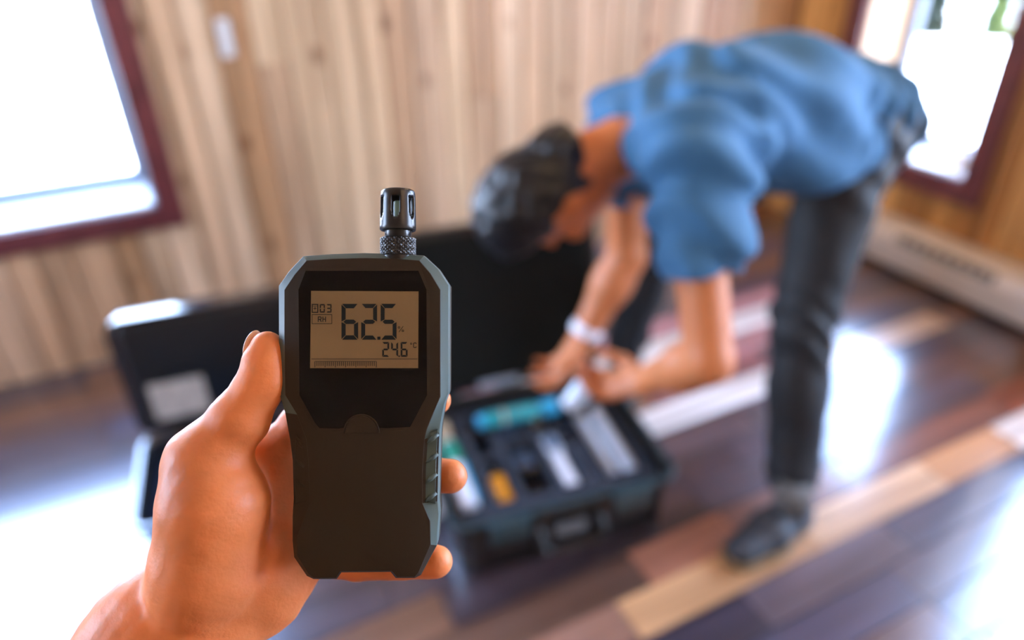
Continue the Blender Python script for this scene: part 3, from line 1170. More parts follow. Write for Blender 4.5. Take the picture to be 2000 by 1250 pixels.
# ================================================================== THE MAN
J = dict(hipL=(1665, 262, 1.50), hipR=(1590, 240, 1.63), kneeL=(1568, 625, 1.62), ankL=(1546, 948, 1.745),
         kneeR=(1283, 455, 1.80), ankR=(1215, 695, 2.06),
         pel=(1655, 225, 1.56), mid=(1520, 188, 1.42), chest=(1375, 225, 1.30), neckb=(1258, 272, 1.27), head=(1066, 382, 1.26),
         shL=(1350, 290, 1.14), shR=(1225, 245, 1.38), elL=(1384, 704, 1.18), wrL=(1262, 742, 1.36), elR=(1224, 500, 1.50), wrR=(1140, 655, 1.555))
J = {k: at(*v) for k, v in J.items()}
lat = _n(J['shL'] - J['shR'])
spine = _n(J['chest'] - J['pel'])
BASE = np.array([float((J['ankL'][0] + J['ankR'][0]) / 2), float((J['ankL'][1] + J['ankR'][1]) / 2), 0.0])


def place(me, base=BASE):
    me.transform(Matrix.Translation(-Vector([float(c) for c in base])))
    return me


# head axes
hu = _n(J['head'] - J['neckb'] + np.array([-.02, 0.0, -0.02]))
hf = np.array([0.10, 0.06, -1.0])
hf = _n(hf - hu * hf.dot(hu))
hl = np.cross(hu, hf)
hl = hl if hl.dot(lat) > 0 else -hl
HC = J['head']


def hd(u, f, l):
    return HC + hu * u + hf * f + hl * l


def man_hand(Fd, Wp, f, t, pn, curls, sc_=1.0):
    f, t, pn = _n(np.array(f)), np.array(t), None
    t = _n(t - f * t.dot(f))
    pn = np.cross(f, t)
    return f, t, pn


def hand(Fd, Wp, f, t, pn_sign, curl=(20, 35, 30), s=1.0):
    f = _n(np.array(f, float))
    t = np.array(t, float)
    t = _n(t - f * t.dot(f))
    pn = np.cross(f, t) * pn_sign
    Fd.cap(Wp, Wp + f * .045 * s, .024 * s, .030 * s, .02, pn, .62)
    Fd.cap(Wp + f * .035 * s, Wp + f * .078 * s, .034 * s, .038 * s, .012, pn, .42)
    Ls = ((.036, .024, .020), (.040, .028, .021), (.037, .026, .020), (.029, .020, .018))
    for i in range(4):
        off = (.0285 - .0195 * i) * s
        p = Wp + f * (.082 - .004 * abs(i - 1.2)) * s + t * off
        d = _n(f + t * (.10 - .07 * i))
        a = 0
        for j in range(3):
            a += math.radians(curl[j] + 3 * i)
            q = p + (d * math.cos(a) + pn * math.sin(a)) * Ls[i][j] * s
            r0 = (.0100, .0090, .0082, .0070)[j] * s
            r1 = (.0100, .0090, .0082, .0070)[j + 1] * s
            Fd.cap(p, q, r0, r1, .003)
            p = q
    p = Wp + f * .022 * s + t * .020 * s
    q = p + (f * .55 + t * .55 + pn * .45) * .045 * s
    Fd.cap(p, q, .016 * s, .0125 * s, .012)
    r = q + _n(f * .85 + t * .15 + pn * .55) * .032 * s
    Fd.cap(q, r, .0120 * s, .0105 * s, .004)
    Fd.cap(r, r + _n(f * .95 - t * .10 + pn * .45) * .026 * s, .0105 * s, .0085 * s, .004)


allp = np.array(list(J.values()))
lo = allp.min(0) - .22
hi = allp.max(0) + .22
lo[2] = -0.01
B = Field(lo, hi, 0.0058)
# torso, limbs inside the clothes
B.cap(J['pel'], J['mid'], .085, .085, .03, lat, 1.35)
B.cap(J['mid'], J['chest'], .085, .092, .03, lat, 1.40)
B.cap(J['chest'], J['neckb'], .085, .050, .03, lat, 1.2)
B.cap(J['shL'], J['shR'], .045, .045, .04)
B.cap(J['neckb'], hd(-.05, -.02, 0), .058, .054, .02)
for s_ in 'LR':
    B.cap(J['hip' + s_], J['knee' + s_], .075, .052, .03)
    B.cap(J['knee' + s_], J['ank' + s_], .050, .036, .02)
    B.cap(J['sh' + s_], J['el' + s_], .046, .040, .03)
    a, b = J['el' + s_], J['wr' + s_]
    B.cap(a, a + (b - a) * .35, .041, .042, .015)
    B.cap(a + (b - a) * .3, b, .042, .0275, .02)
# skull, jaw, face
B.ell(hd(.012, -.012, 0), (hu, hf, hl), (.112, .086, .078), .02)
B.ell(hd(-.045, .030, 0), (hu, hf, hl), (.070, .060, .058), .03)
B.ell(hd(-.098, .062, 0), (hu, hf, hl), (.020, .022, .026), .02)       # chin
B.cap(hd(.018, .076, 0), hd(-.030, .100, 0), .009, .013, .012)         # nose
B.ell(hd(-.032, .092, .010), (hu, hf, hl), (.008, .010, .009), .006)
B.ell(hd(-.032, .092, -.010), (hu, hf, hl), (.008, .010, .009), .006)
B.cap(hd(.034, .068, .038), hd(.034, .068, -.038), .009, .009, .012)   # brow
for e in (-1, 1):
    B.ell(hd(.014, .078, e * .032), (hu, hf, hl), (.012, .014, .016), .008, sub=True)
    B.ell(hd(-.014, .072, e * .040), (hu, hf, hl), (.018, .016, .018), .02)
    B.ell(hd(-.008, -.008, e * .080), (hu, _n(hf + hl * e * .25), _n(hl - hf * e * .25)), (.034, .020, .008), .004)
    B.ell(hd(-.004, -.004, e * .088), (hu, hf, hl), (.020, .010, .006), .004, sub=True)
B.cap(hd(-.056, .086, .020), hd(-.056, .086, -.020), .007, .007, .005)
B.cap(hd(-.068, .084, .016), hd(-.068, .084, -.016), .008, .008, .005)
# hands at work
fR = at(1078, 748, 1.60) - J['wrR']
hand(B, J['wrR'], fR, at(1150, 700, 1.48) - at(1095, 700, 1.58), 1, (14, 26, 24))
fL = at(1165, 757, 1.42) - J['wrL']
hand(B, J['wrL'], fL, at(1200, 700, 1.50) - at(1205, 760, 1.42), -1, (24, 34, 28))
body = link('person', place(B.mesh('person', 2)), M['skin_man'], None, loc=V(BASE))
tag(body, 'dark-haired man in blue t-shirt and charcoal trousers bending over the big open case', 'person')

# hair
Hf = Field(HC - .17, HC + .17, 0.0045)
Hf.ell(hd(.016, -.012, 0), (hu, hf, hl), (.122, .090, .086), 0)
Hf.ell(hd(.085, .020, 0), (hu, hf, hl), (.050, .070, .064), .02)
Hf.ell(hd(-.060, -.075, 0), (hu, hf, hl), (.045, .030, .052), .02)


def hair_warp(X, Y, Z):
    q = [(X - HC[0]), (Y - HC[1]), (Z - HC[2])]
    a = q[0] * hl[0] + q[1] * hl[1] + q[2] * hl[2]
    b = q[0] * hu[0] + q[1] * hu[1] + q[2] * hu[2]
    c = q[0] * hf[0] + q[1] * hf[1] + q[2] * hf[2]
    return (.0022 * np.sin(a * 210 + 3 * np.sin(b * 60)) + .002 * np.sin(c * 180 + b * 70)).astype(np.float32)


Hf.warp(hair_warp)
Hf.plane_cut(hd(.058, .034, 0), _n(hf * 0.97 - hu * 0.22))                # hairline over the brow
Hf.plane_cut(hd(-.085, -.06, 0), _n(-hu * 1.0 + hf * .1))                # nape
# behind and round the ears
for e in (-1, 1):
    Hf.ell(hd(-.030, .040, e * .085), (hu, hf, hl), (.062, .062, .034), .006, sub=True)
hair = link('hair', place(Hf.mesh('hair', 1)), M['hair'], body)
for e in (-1, 1):
    bm = bmesh.new()
    bmesh.ops.create_icosphere(bm, subdivisions=2, radius=.0095)
    me = mesh_of(bm)
    link('eye', me, M['eye'], body, True, loc=V(hd(.013, .0575, e * .032) - BASE))

# shirt
lo = np.minimum.reduce([J['shL'], J['shR'], J['pel'], J['neckb'], J['elL'], J['elR']]) - .20
hi = np.maximum.reduce([J['shL'], J['shR'], J['pel'], J['neckb'], J['mid']]) + .20
S = Field(lo, hi, 0.0065)
tail = J['pel'] + _n(J['pel'] - J['mid']) * .035
S.cap(tail, J['mid'], .112, .112, .0, lat, 1.42)
S.cap(J['mid'], J['chest'], .112, .114, .05, lat, 1.42)
S.cap(J['chest'], J['neckb'] - spine * .01, .108, .070, .05, lat, 1.35)
S.cap(J['shL'], J['shR'], .066, .066, .06)
S.ell(J['mid'] + np.array([-.03, -.03, -.105]), (spine, lat, np.cross(spine, lat)), (.17, .14, .075), .06)   # hanging belly fold
for s_, e_, rr in (('L', .60, .072), ('R', .55, .066)):
    a, b = J['sh' + s_], J['el' + s_]
    S.cap(a, a + (b - a) * e_, .074, rr, .05)
    if s_ == 'L':
        S.cap(J['chest'] - lat * 0 + lat * .05 + np.array([0, 0, -.02]), a + (b - a) * .3 + np.array([.03, 0, 0]), .06, .062, .06)


def folds(X, Y, Z):
    s = (X - J['pel'][0]) * spine[0] + (Y - J['pel'][1]) * spine[1] + (Z - J['pel'][2]) * spine[2]
    w = np.clip(1 - s / .22, 0, 1)          # strong gathers at the waist
    v = np.clip((s - .30) / .15, 0, 1)      # and by the shoulder
    return (w * .012 * np.sin(s * 92 + 5 * np.sin(Z * 11 + 1) + Y * 14) + v * .008 * np.sin((X * .5 + Z * .9) * 75 + 3 * np.sin(Y * 22))
            + .005 * np.sin(X * 31 + Z * 43 + Y * 17)).astype(np.float32)


S.warp(folds)
# open ends: cuffs, hem and neck are cut, and a shell is left
for s_, e_ in (('L', .60), ('R', .55)):
    a, b = J['sh' + s_], J['el' + s_]
    q = a + (b - a) * e_
    # local cut so that only the sleeve end is trimmed
    X, Y, Z = np.meshgrid(*S.ax, indexing='ij', sparse=True)
    n_ = _n(b - a)
    dd = (X - q[0]) * n_[0] + (Y - q[1]) * n_[1] + (Z - q[2]) * n_[2]
    rr = np.sqrt((X - q[0]) ** 2 + (Y - q[1]) ** 2 + (Z - q[2]) ** 2)
    S.F = np.where(rr < .16, np.maximum(S.F, dd), S.F).astype(np.float32)
    S.cap(q - n_ * .012, q + n_ * .05, .058, .062, .0, sub=True)
S.cap(J['neckb'] + _n(J['head'] - J['neckb']) * .028, J['neckb'] + _n(J['head'] - J['neckb']) * .10, .060, .075, .006, sub=True)
shirt = link('t_shirt', place(S.mesh('t_shirt', 2)), M['shirt'], body)

# trousers
ks = [J[k] for k in ('hipL', 'hipR', 'kneeL', 'kneeR', 'ankL', 'ankR', 'pel')]
T = Field(np.minimum.reduce(ks) - .17, np.maximum.reduce(ks) + .17, 0.0065)
back = _n(J['pel'] - J['mid'])
T.cap(J['pel'] - back * .06, J['pel'] + back * .01, .098, .104, 0, lat, 1.45)
for s_, hr, kr, ar in (('L', .098, .070, .062), ('R', .092, .066, .056)):
    h, k, a = J['hip' + s_], J['knee' + s_], J['ank' + s_]
    T.cap(h, k, hr, kr, .03)
    T.cap(k, k + (a - k) * .45, kr, kr * .98, .02)
    T.cap(k + (a - k) * .4, a + (k - a) * .02, kr * .98, ar, .02)
    T.ell(h + back * .035 + np.array([0, 0, .01]), (back, lat, np.cross(back, lat)), (.095, .085, .095), .04)


def tfold(X, Y, Z):
    o_ = 0
    for s_ in 'LR':
        k, a = J['knee' + s_], J['ank' + s_]
        w = np.exp(-(((Z - k[2]) / .09) ** 2)) + .8 * np.exp(-(((Z - a[2] - .05) / .07) ** 2))
        near = np.exp(-(((X - k[0]) / .16) ** 2 + ((Y - k[1]) / .16) ** 2))
        o_ = o_ + near * w * .008 * np.sin(Z * 62 + 2.5 * np.sin(X * 28 + Z * 9) + X * 55 + Y * 30)
    w = np.exp(-(((Z - J['pel'][2] + .05) / .10) ** 2))
    return (o_ + w * .004 * np.sin(X * 60 + Z * 70) + .0015 * np.sin(Z * 30 + X * 50)).astype(np.float32)


T.warp(tfold)
for s_ in 'LR':
    k, a = J['knee' + s_], J['ank' + s_]
    n_ = _n(a - k)
    X, Y, Z = np.meshgrid(*T.ax, indexing='ij', sparse=True)
    q = a - n_ * .0
    dd = (X - q[0]) * n_[0] + (Y - q[1]) * n_[1] + (Z - q[2]) * n_[2]
    rr = np.sqrt((X - q[0]) ** 2 + (Y - q[1]) ** 2 + (Z - q[2]) ** 2)
    T.F = np.where(rr < .16, np.maximum(T.F, dd), T.F).astype(np.float32)
link('trousers', place(T.mesh('trousers', 2)), M['trousers'], body)
# belt line, pocket
bm = bmesh.new()
pk = J['hipL'] + lat * .088 + np.array([.01, -.0, .0])


def shoe(ank, toe_dir, label=None):
    f = _n(np.array([toe_dir[0], toe_dir[1], 0.0]))
    l = np.array([-f[1], f[0], 0.0])
    z = np.array([0, 0, 1.0])
    g = np.array([ank[0], ank[1], 0.0]) - f * .0
    Fs = Field(g - np.array([.30, .30, .01]), g + np.array([.30, .30, .16]), 0.005)
    Fs.cap(g - f * .035 + z * .045, g + f * .06 + z * .045, .036, .040, .02)
    Fs.cap(g + f * .06 + z * .040, g + f * .165 + z * .034, .042, .030, .03, l, 1.25)
    Fs.cap(g + z * .05 - f * .01, g + z * .105 - f * .008, .044, .042, .03)
    Fs.plane_cut(g + z * .018, -z)
    Fs.plane_cut(g + z * .108, z)
    s = link('shoe', place(Fs.mesh('shoe', 1)), M['shoe'], body)
    Fo = Field(g - np.array([.30, .30, .01]), g + np.array([.30, .30, .08]), 0.005)
    Fo.cap(g - f * .035 + z * .02, g + f * .07 + z * .02, .043, .045, .02)
    Fo.cap(g + f * .07 + z * .02, g + f * .168 + z * .02, .046, .035, .03, l, 1.28)
    Fo.plane_cut(g + z * .022, z)
    Fo.plane_cut(g + z * .001, -z)
    me = Fo.mesh('sole', 1)
    me.transform(Matrix.Translation(-V(BASE)))
    link('sole', me, M['sole'], s)
    for k in range(5):
        c = g + f * (.045 + .02 * k) + z * (.083 - .0065 * k)
        w = .026
        me = mesh_of(tube_bm([V(c - l * w - z * .012 - BASE), V(c - l * w * .5 - BASE), V(c + f * .006 - BASE), V(c + l * w * .5 - BASE), V(c + l * w - z * .012 - BASE)], .0035, 6))
        link('lace', me, M['lace'], s, True)
    me = mesh_of(lathe([(.041, 0), (.043, .03), (.043, .055)], 16))
    link('sock', me, M['sock'], s, True, loc=V(g + z * .085 - BASE))


toe = on(1450, 1050, 0.0)
shoe(on(1545, 984, 0.09), (toe.x - J['ankL'][0], toe.y - J['ankL'][1]))
shoe(J['ankR'], (-.95, -.30))

# pale wrist strap on the far wrist
wa = J['wrR'] + (J['elR'] - J['wrR']) * .07
ax_ = _n(J['elR'] - J['wrR'])
mm, _ = frame_from(wa - ax_ * .011 - BASE, wa + ax_ * .011 - BASE)
st = link('wrist_strap', mesh_of(rodx([(0, .029), (0, .034), (.003, .0355), (.019, .0355), (.022, .034), (.022, .029)], 24)), M['white_plastic'], body, True)
st.matrix_local = mm

# what he is holding: a small clear instrument
P, Q = V(at(1152, 742, 1.47)), V(at(1112, 792, 1.50))
o, L = thing_at('glass_vial_reader', P, Q, 'small shiny pale clear-bodied gadget held in the man\'s hands over the case', 'gadget')
turned('body', [(.012, 0), (.012, .020), (.016, .022), (L, .021), (L, 0)], M['clear_plastic'], o)
turned('cap', [(0, 0), (0, .015), (.003, .017), (.013, .017), (.013, 0)], M['metal'], o)

# ================================================================== METER AND HAND IN FRONT
S0 = 0.33 / F          # metres per pixel at the meter's face


def cp(px, py, z=0.0):
    D = (F - z) * S0
    return np.array([(px - 1000.0) * D / F, -(py - 625.0) * D / F, -D])


ANC = cp(712, 1125, -50)
AM = Matrix(((_m[0][0], _m[0][1], _m[0][2], 0), (_m[1][0], _m[1][1], _m[1][2], 0), (_m[2][0], _m[2][1], _m[2][2], 0), (0, 0, 0, 1)))
AW = Matrix.Translation(Vector((0, 0, H))) @ AM @ Matrix.Translation(Vector([float(c) for c in ANC]))


def hp(px, py, z=0.0):
    return Vector([float(c) for c in (cp(px, py, z) - ANC)])


meter = empty('humidity_meter', matrix=AW, size=.02)
tag(meter, 'dark handheld humidity meter reading 62.5 held up in the hand', 'meter')

pairs = [((598, 509), (592, 500)), ((650, 505.5), (648, 496)), ((711, 504), (711, 494)), ((770, 505), (772, 495.5)), ((819, 509), (828, 499)),
         ((840, 533), (855, 524)), ((860, 566), (876, 556)), ((860, 670), (876, 665)), ((860, 775), (876, 768)), ((847, 805), (868, 790)), ((833, 840), (861, 828)), ((829, 858), (859, 845)),
         ((825, 920), (857, 902)), ((825, 983), (855, 980)), ((840, 1018), (857, 1006)), ((841, 1064), (853, 1066)), ((817, 1119), (822, 1124)),
         ((810, 1127), (810, 1130)), ((775, 1127), (773, 1130)), ((765, 1115), (763, 1118)), ((664, 1116), (666, 1119)), ((656, 1129), (657, 1132)),
         ((613, 1129), (612, 1132)), ((603, 1122), (599, 1126)), ((580, 1086), (574, 1089)), ((579, 1050), (571, 1057)), ((592, 1018), (571, 1008)),
         ((605, 983), (573, 975)), ((602, 900), (571, 900)), ((598, 858), (566, 860)), ((580, 810), (556, 806)), ((557, 772), (544, 765)), ((555, 660), (544, 655)), ((555, 566), (544, 558)),
         ((575, 536), (564, 530))]
cen = Vector((712, 810))


def ringp(which, inset, z):
    out_ = []
    for p in pairs:
        q = Vector(p[which])
        d = (cen - q)
        q = q + d.normalized() * inset
        out_.append(q)
    return out_


def flatring(pts, z, zref):
    """Points measured at depth zref, laid at depth z with the same real x, y."""
    r = []
    for q in pts:
        v = hp(q.x, q.y, zref)
        r.append((v.x, v.y, hp(0, 0, z).z))
    return r


rings = [flatring(ringp(0, 3, 0), 0.0, 0), flatring(ringp(0, 0.5, 0), -0.6, 0), flatring(ringp(0, -0.4, 0), -2.0, 0), flatring(ringp(1, 1.2, 0), -12, -12), flatring(ringp(1, 0, 0), -15, -12),
         flatring(ringp(1, 0, 0), -52, -12)]
bm = loops(rings, True, False)
me = auto_smooth(mesh_of(bm), 22)
mb = link('housing', me, M['meter'], meter)
me.materials.append(M['meter_lit_edge'])
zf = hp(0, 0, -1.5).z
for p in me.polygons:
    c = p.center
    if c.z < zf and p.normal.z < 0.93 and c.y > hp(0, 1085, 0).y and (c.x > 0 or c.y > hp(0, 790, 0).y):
        p.material_index = 1  # light on these edges painted as a lighter teal
rings = [flatring(ringp(1, 1.0, 0), -52, -12), flatring(ringp(1, 2.2, 0), -53, -12), flatring(ringp(1, 2.2, 0), -55, -12), flatring(ringp(1, 0.4, 0), -56, -12), flatring(ringp(1, 1.5, 0), -88, -12), flatring(ringp(1, 8, 0), -97, -12)]
link('back_shell', auto_smooth(mesh_of(loops(rings, False, True)), 25), M['meter'], meter)


def poly_slab(pts, z0, z1, bev=0.0):
    """Flat-faced slab from a pixel outline: z0 back, z1 front, front edge bevelled inward."""
    c = Vector((sum(p[0] for p in pts) / len(pts), sum(p[1] for p in pts) / len(pts)))
    V2 = [Vector(p) for p in pts]
    r0 = [tuple(hp(p.x, p.y, z0)) for p in V2]
    r1 = [tuple(hp(p.x, p.y, z1 - bev)) for p in V2]
    rs = [r0, r1]
    if bev:
        rs.append([tuple(hp(*(p + (c - p).normalized() * bev), z1)) for p in V2])
    return loops(rs, True, True)


# raised surround, then the black glossy window
arc = [(706 + 36 * math.cos(math.radians(a)), 845 - 37 * math.sin(math.radians(a))) for a in range(15, 166, 15)]
win_pts = [(597, 529), (817, 529), (833, 566), (834, 772), (801, 834), (754, 836)] + [(x, y) for x, y in arc if y < 836][0:] + [(661, 837), (624, 836), (616, 827), (585, 772), (583, 566)]
sur = [(592, 523), (822, 523), (839, 564), (840, 774), (806, 840), (757, 842)] + [(706 + (x - 706) * .94, y + 5) for x, y in arc if y < 836] + [(656, 843), (620, 842), (610, 830), (578.5, 774), (577, 563)]
def ngon_slab(pts_a, pts_b, za, zb, m, nm, parent):
    bm = loops([[tuple(hp(p[0], p[1], za)) for p in pts_a], [tuple(hp(p[0], p[1], zb)) for p in pts_b]], False, False)
    return link(nm, mesh_of(bm), m, parent)


ngon_slab(sur, win_pts, 0.3, 1.6, M['meter'], 'surround', meter)
bm = poly_slab(win_pts, -0.5, 1.3)
wnd = link('display_window', mesh_of(bm), M['window_black'], meter)
# the rounded button tab that bites into the window, with its raised lip
tab = [(706 + 33 * math.cos(math.radians(a)), 846 - 34 * math.sin(math.radians(a))) for a in range(0, 181, 12)]
bm = poly_slab(tab, 0.2, 2.4, 1.2)
tb = link('button_tab', mesh_of(bm), M['meter'], meter)
bm = tube_bm([hp(706 + 35 * math.cos(math.radians(a)), 846 - 36 * math.sin(math.radians(a)), 1.2) for a in range(0, 181, 9)], 0.00028, 6)
link('lip', mesh_of(bm), M['meter'], tb, True)
# LCD
bm = poly_slab([(607.5, 568), (817.5, 569), (816.8, 719), (605.5, 719)], 1.0, 1.9)
lcd = link('lcd_panel', mesh_of(bm), M['lcd'], wnd)
ZI = 2.3
SEG = {'0': 'abcdef', '1': 'bc', '2': 'abged', '3': 'abgcd', '4': 'fgbc', '5': 'afgcd', '6': 'afgedc', '7': 'abc', '8': 'abcdefg', '9': 'abcdfg'}


def seg_polys(x0, y0, x1, y1, t, gap, digit, slant=0.0):
    m_ = (y0 + y1) / 2
    g = gap
    P = {
        'a': [(x0 + g, y0), (x1 - g, y0), (x1 - t, y0 + t), (x0 + t, y0 + t)],
        'd': [(x0 + t, y1 - t), (x1 - t, y1 - t), (x1 - g, y1), (x0 + g, y1)],
        'f': [(x0, y0 + g), (x0 + t - g * .4, y0 + t + g * .4), (x0 + t - g * .4, m_ - t * .5 - g * .3), (x0, m_ - g * .5)],
        'b': [(x1 - t + g * .4, y0 + t + g * .4), (x1, y0 + g), (x1, m_ - g * .5), (x1 - t + g * .4, m_ - t * .5 - g * .3)],
        'e': [(x0, m_ + g * .5), (x0 + t - g * .4, m_ + t * .5 + g * .3), (x0 + t - g * .4, y1 - t - g * .4), (x0, y1 - g)],
        'c': [(x1 - t + g * .4, m_ + t * .5 + g * .3), (x1, m_ + g * .5), (x1, y1 - g), (x1 - t + g * .4, y1 - t - g * .4)],
        'g': [(x0 + t * .3 + g, m_), (x0 + t, m_ - t * .5), (x1 - t, m_ - t * .5), (x1 - t * .3 - g, m_), (x1 - t, m_ + t * .5), (x0 + t, m_ + t * .5)],
    }
    return [P[s] for s in SEG[digit]]


def ink(name, polys, m=None, z=ZI):
    bm = bmesh.new()
    for pl in polys:
        fr = [bm.verts.new(hp(x, y, z)) for x, y in pl]
        bk = [bm.verts.new(hp(x, y, z - .5)) for x, y in pl]
        n = len(pl)
        bm.faces.new(fr)
        bm.faces.new(list(reversed(bk)))
        for i in range(n):
            bm.faces.new((fr[i], fr[(i + 1) % n], bk[(i + 1) % n], bk[i]))
    return link(name, mesh_of(bm, name), m or M['lcd_ink'], wnd)


def rc(x0, y0, x1, y1):
    return [(x0, y0), (x1, y0), (x1, y1), (x0, y1)]


ink('digit', seg_polys(667, 593.5, 699.5, 663.5, 8.6, 1.3, '6'))
ink('digit', seg_polys(705.5, 593.5, 736.5, 663.5, 8.2, 1.3, '2'))
ink('decimal_point', [rc(737, 657.5, 743, 663.5)])
ink('digit', seg_polys(743.5, 593.5, 774.5, 663.5, 8.2, 1.3, '5'))
ink('digit', seg_polys(746.5, 668, 760, 697, 3.6, .5, '2'))
ink('digit', seg_polys(764, 668, 777.5, 697, 3.6, .5, '4'))
ink('decimal_point', [rc(778.4, 694.3, 781, 697)])
ink('digit', seg_polys(782.5, 668, 796, 697, 3.6, .5, '6'))
ink('digit', seg_polys(624.5, 594, 634.5, 610.5, 2.4, .35, '0'))
ink('digit', seg_polys(637.5, 594, 647.5, 610.5, 2.4, .35, '3'))


def thick(pts, w):
    out_ = []
    for (a, b) in zip(pts, pts[1:]):
        a, b = Vector(a), Vector(b)
        d = (b - a).normalized()
        n = Vector((-d.y, d.x)) * w / 2
        a2, b2 = a - d * w * .4, b + d * w * .4
        out_.append([tuple(a2 + n), tuple(b2 + n), tuple(b2 - n), tuple(a2 - n)])
    return out_


ink('record_icon', thick([(609.8, 594.6), (620.6, 594.6), (620.6, 610), (609.8, 610), (609.8, 594.6)], 1.9) + thick([(612.8, 602.3), (617.6, 602.3)], 1.3) + thick([(615.2, 599.6), (615.2, 605)], 1.2) + thick([(610, 598), (620, 598)], .8))
ink('unit_box', thick([(609.6, 614.4), (648, 614.4), (648, 632.2), (609.6, 632.2), (609.6, 614.4)], 1.15))
Rr = [(621.5, 628), (621.5, 619), (626.2, 619), (627.2, 620.2), (627.2, 622.6), (626.2, 623.7), (621.5, 623.7)]
ink('unit_letters', thick(Rr, 1.7) + thick([(624.4, 623.7), (627.4, 628)], 1.7) + thick([(630.6, 619), (630.6, 628)], 1.7) + thick([(635.8, 619), (635.8, 628)], 1.7) + thick([(630.6, 623.4), (635.8, 623.4)], 1.6))


def ring_poly(cx, cy, r, w, n=8):
    return thick([(cx + r * math.cos(2 * math.pi * i / n), cy + r * math.sin(2 * math.pi * i / n)) for i in range(n + 1)], w)


ink('percent_sign', ring_poly(779.3, 639.6, 1.7, 1.1) + ring_poly(786.8, 646, 1.7, 1.1) + thick([(787.2, 637.6), (779.4, 648.2)], 1.1))
ink('degree_sign', ring_poly(803, 671.2, 1.5, 1.0) + thick([(813, 671), (811.6, 669.8), (809, 669.8), (807.8, 671), (807.8, 677.6), (809, 678.8), (811.6, 678.8), (813, 677.6)], 1.5))
ink('rule_line', [rc(608, 700.4, 815.5, 701.8)], M['lcd_faint'])
tk = [rc(615, 705.3, 735, 706.4)]
for i in range(31):
    x = 615 + i * 4.0
    tk.append(rc(x - .85, 706, x + .85, 717.5 if i % 5 == 0 else 714.8))
ink('bar_ticks', tk, M['lcd_faint'])

# ribbed side grip
bm = poly_slab([(838, 846), (855, 838), (852, 902), (850, 965), (851, 984), (829, 978), (829, 920), (832, 862)], -12, -4.0, 1.0)
gp = link('side_grip', mesh_of(bm), M['meter_lit_edge'], meter)  # lit copy of the grip colour, cool light painted in
for (xa, ya, xb, yb_) in ((835, 865, 856, 847), (833, 903, 855, 886), (832, 943, 853, 925), (831, 979, 852, 962)):
    bm = tube_bm([hp(xa, ya, -5.0), hp((xa + xb) / 2, (ya + yb_) / 2, -4.2), hp(xb, yb_, -7.5)], [.0006, .0012, .0010], 8)
    link('rib', mesh_of(bm), M['meter_lit_edge'], gp, True)
bm = poly_slab([(578, 850), (592, 862), (597, 920), (597, 978), (577, 984), (577, 965), (575, 902)], -12, -4.5, 1.0)
gp = link('side_grip', mesh_of(bm), M['meter'], meter)
for (xa, ya, xb, yb_) in ((578, 858, 591, 874), (578, 896, 594, 912), (579, 936, 595, 950)):
    bm = tube_bm([hp(xa, ya, -6.0), hp((xa + xb) / 2, (ya + yb_) / 2, -4.8), hp(xb, yb_, -5.2)], [.0004, .0008, .0006], 8)
    link('rib', mesh_of(bm), M['meter'], gp, True)

# sensor stub on top: knurled collar, neck, slotted cap
U = S0
ax0 = hp(777.5, 500, -34)


def ax_pt(r, a, h):
    return (ax0.x + r * math.sin(a) * U, ax0.y + h * U, ax0.z + r * math.cos(a) * U)


n_a, n_h = 132, 26
rg = []
hs = [-8] + [i * 36 / n_h for i in range(n_h + 1)]
for h_ in hs:
    row = []
    for i in range(n_a):
        a = 2 * math.pi * i / n_a
        u1 = (a * 22 / (2 * math.pi) + h_ / 7.5) % 1.0
        u2 = (a * 22 / (2 * math.pi) - h_ / 7.5) % 1.0
        d = min(min(u1, 1 - u1), min(u2, 1 - u2)) * 2
        r = 34.2 + 1.5 * min(1, d * 2.0) if 1 < h_ < 35 else 33.5
        row.append(ax_pt(r, a, h_))
    rg.append(row)
rg.append([ax_pt(32.5, 2 * math.pi * i / n_a, 37) for i in range(n_a)])
link('knurled_collar', mesh_of(loops(rg)), M['sensor'], meter)
prof = [(25, 36), (26.5, 38), (26.5, 50), (25, 51)]
link('neck', auto_smooth(mesh_of(loops([[ax_pt(r, 2 * math.pi * i / 40, h_) for i in range(40)] for r, h_ in prof])), 40), M['sensor'], meter)
# slotted cap
bm = bmesh.new()
NA = 96
hl_ = [50, 52.5, 60, 68, 74, 77, 79.5, 83, 90, 98, 106, 112, 116.5, 121, 127, 129.5, 131.5, 132.5]
rl_ = [33.8, 36, 36, 35.8, 35.6, 35.5, 35.4, 35.3, 35, 34.8, 34.6, 34.4, 34.3, 34.2, 33.6, 32.4, 30, 27]
vv = [[bm.verts.new(ax_pt(r, 2 * math.pi * i / NA, h_)) for i in range(NA)] for r, h_ in zip(rl_, hl_)]
slot_a = math.radians(14)
for j in range(len(hl_) - 1):
    for i in range(NA):
        am = 2 * math.pi * (i + .5) / NA
        dm = (am + math.pi / 6) % (math.pi / 3) - math.pi / 6
        hm = (hl_[j] + hl_[j + 1]) / 2
        half = slot_a
        if hm < 83:
            half = slot_a * (0.45 if hm < 77.5 else (0.72 if hm < 80 else .9))
        if 74 < hm < 116.5 and abs(dm) < half:
            continue
        bm.faces.new((vv[j][i], vv[j][(i + 1) % NA], vv[j + 1][(i + 1) % NA], vv[j + 1][i]))
bm.faces.new(vv[-1])
me = mesh_of(bm)
cap_ = link('sensor_cap', auto_smooth(me, 45), M['sensor'], meter)
sm = cap_.modifiers.new('wall', 'SOLIDIFY')
sm.thickness = 6.5 * U
sm.offset = -1
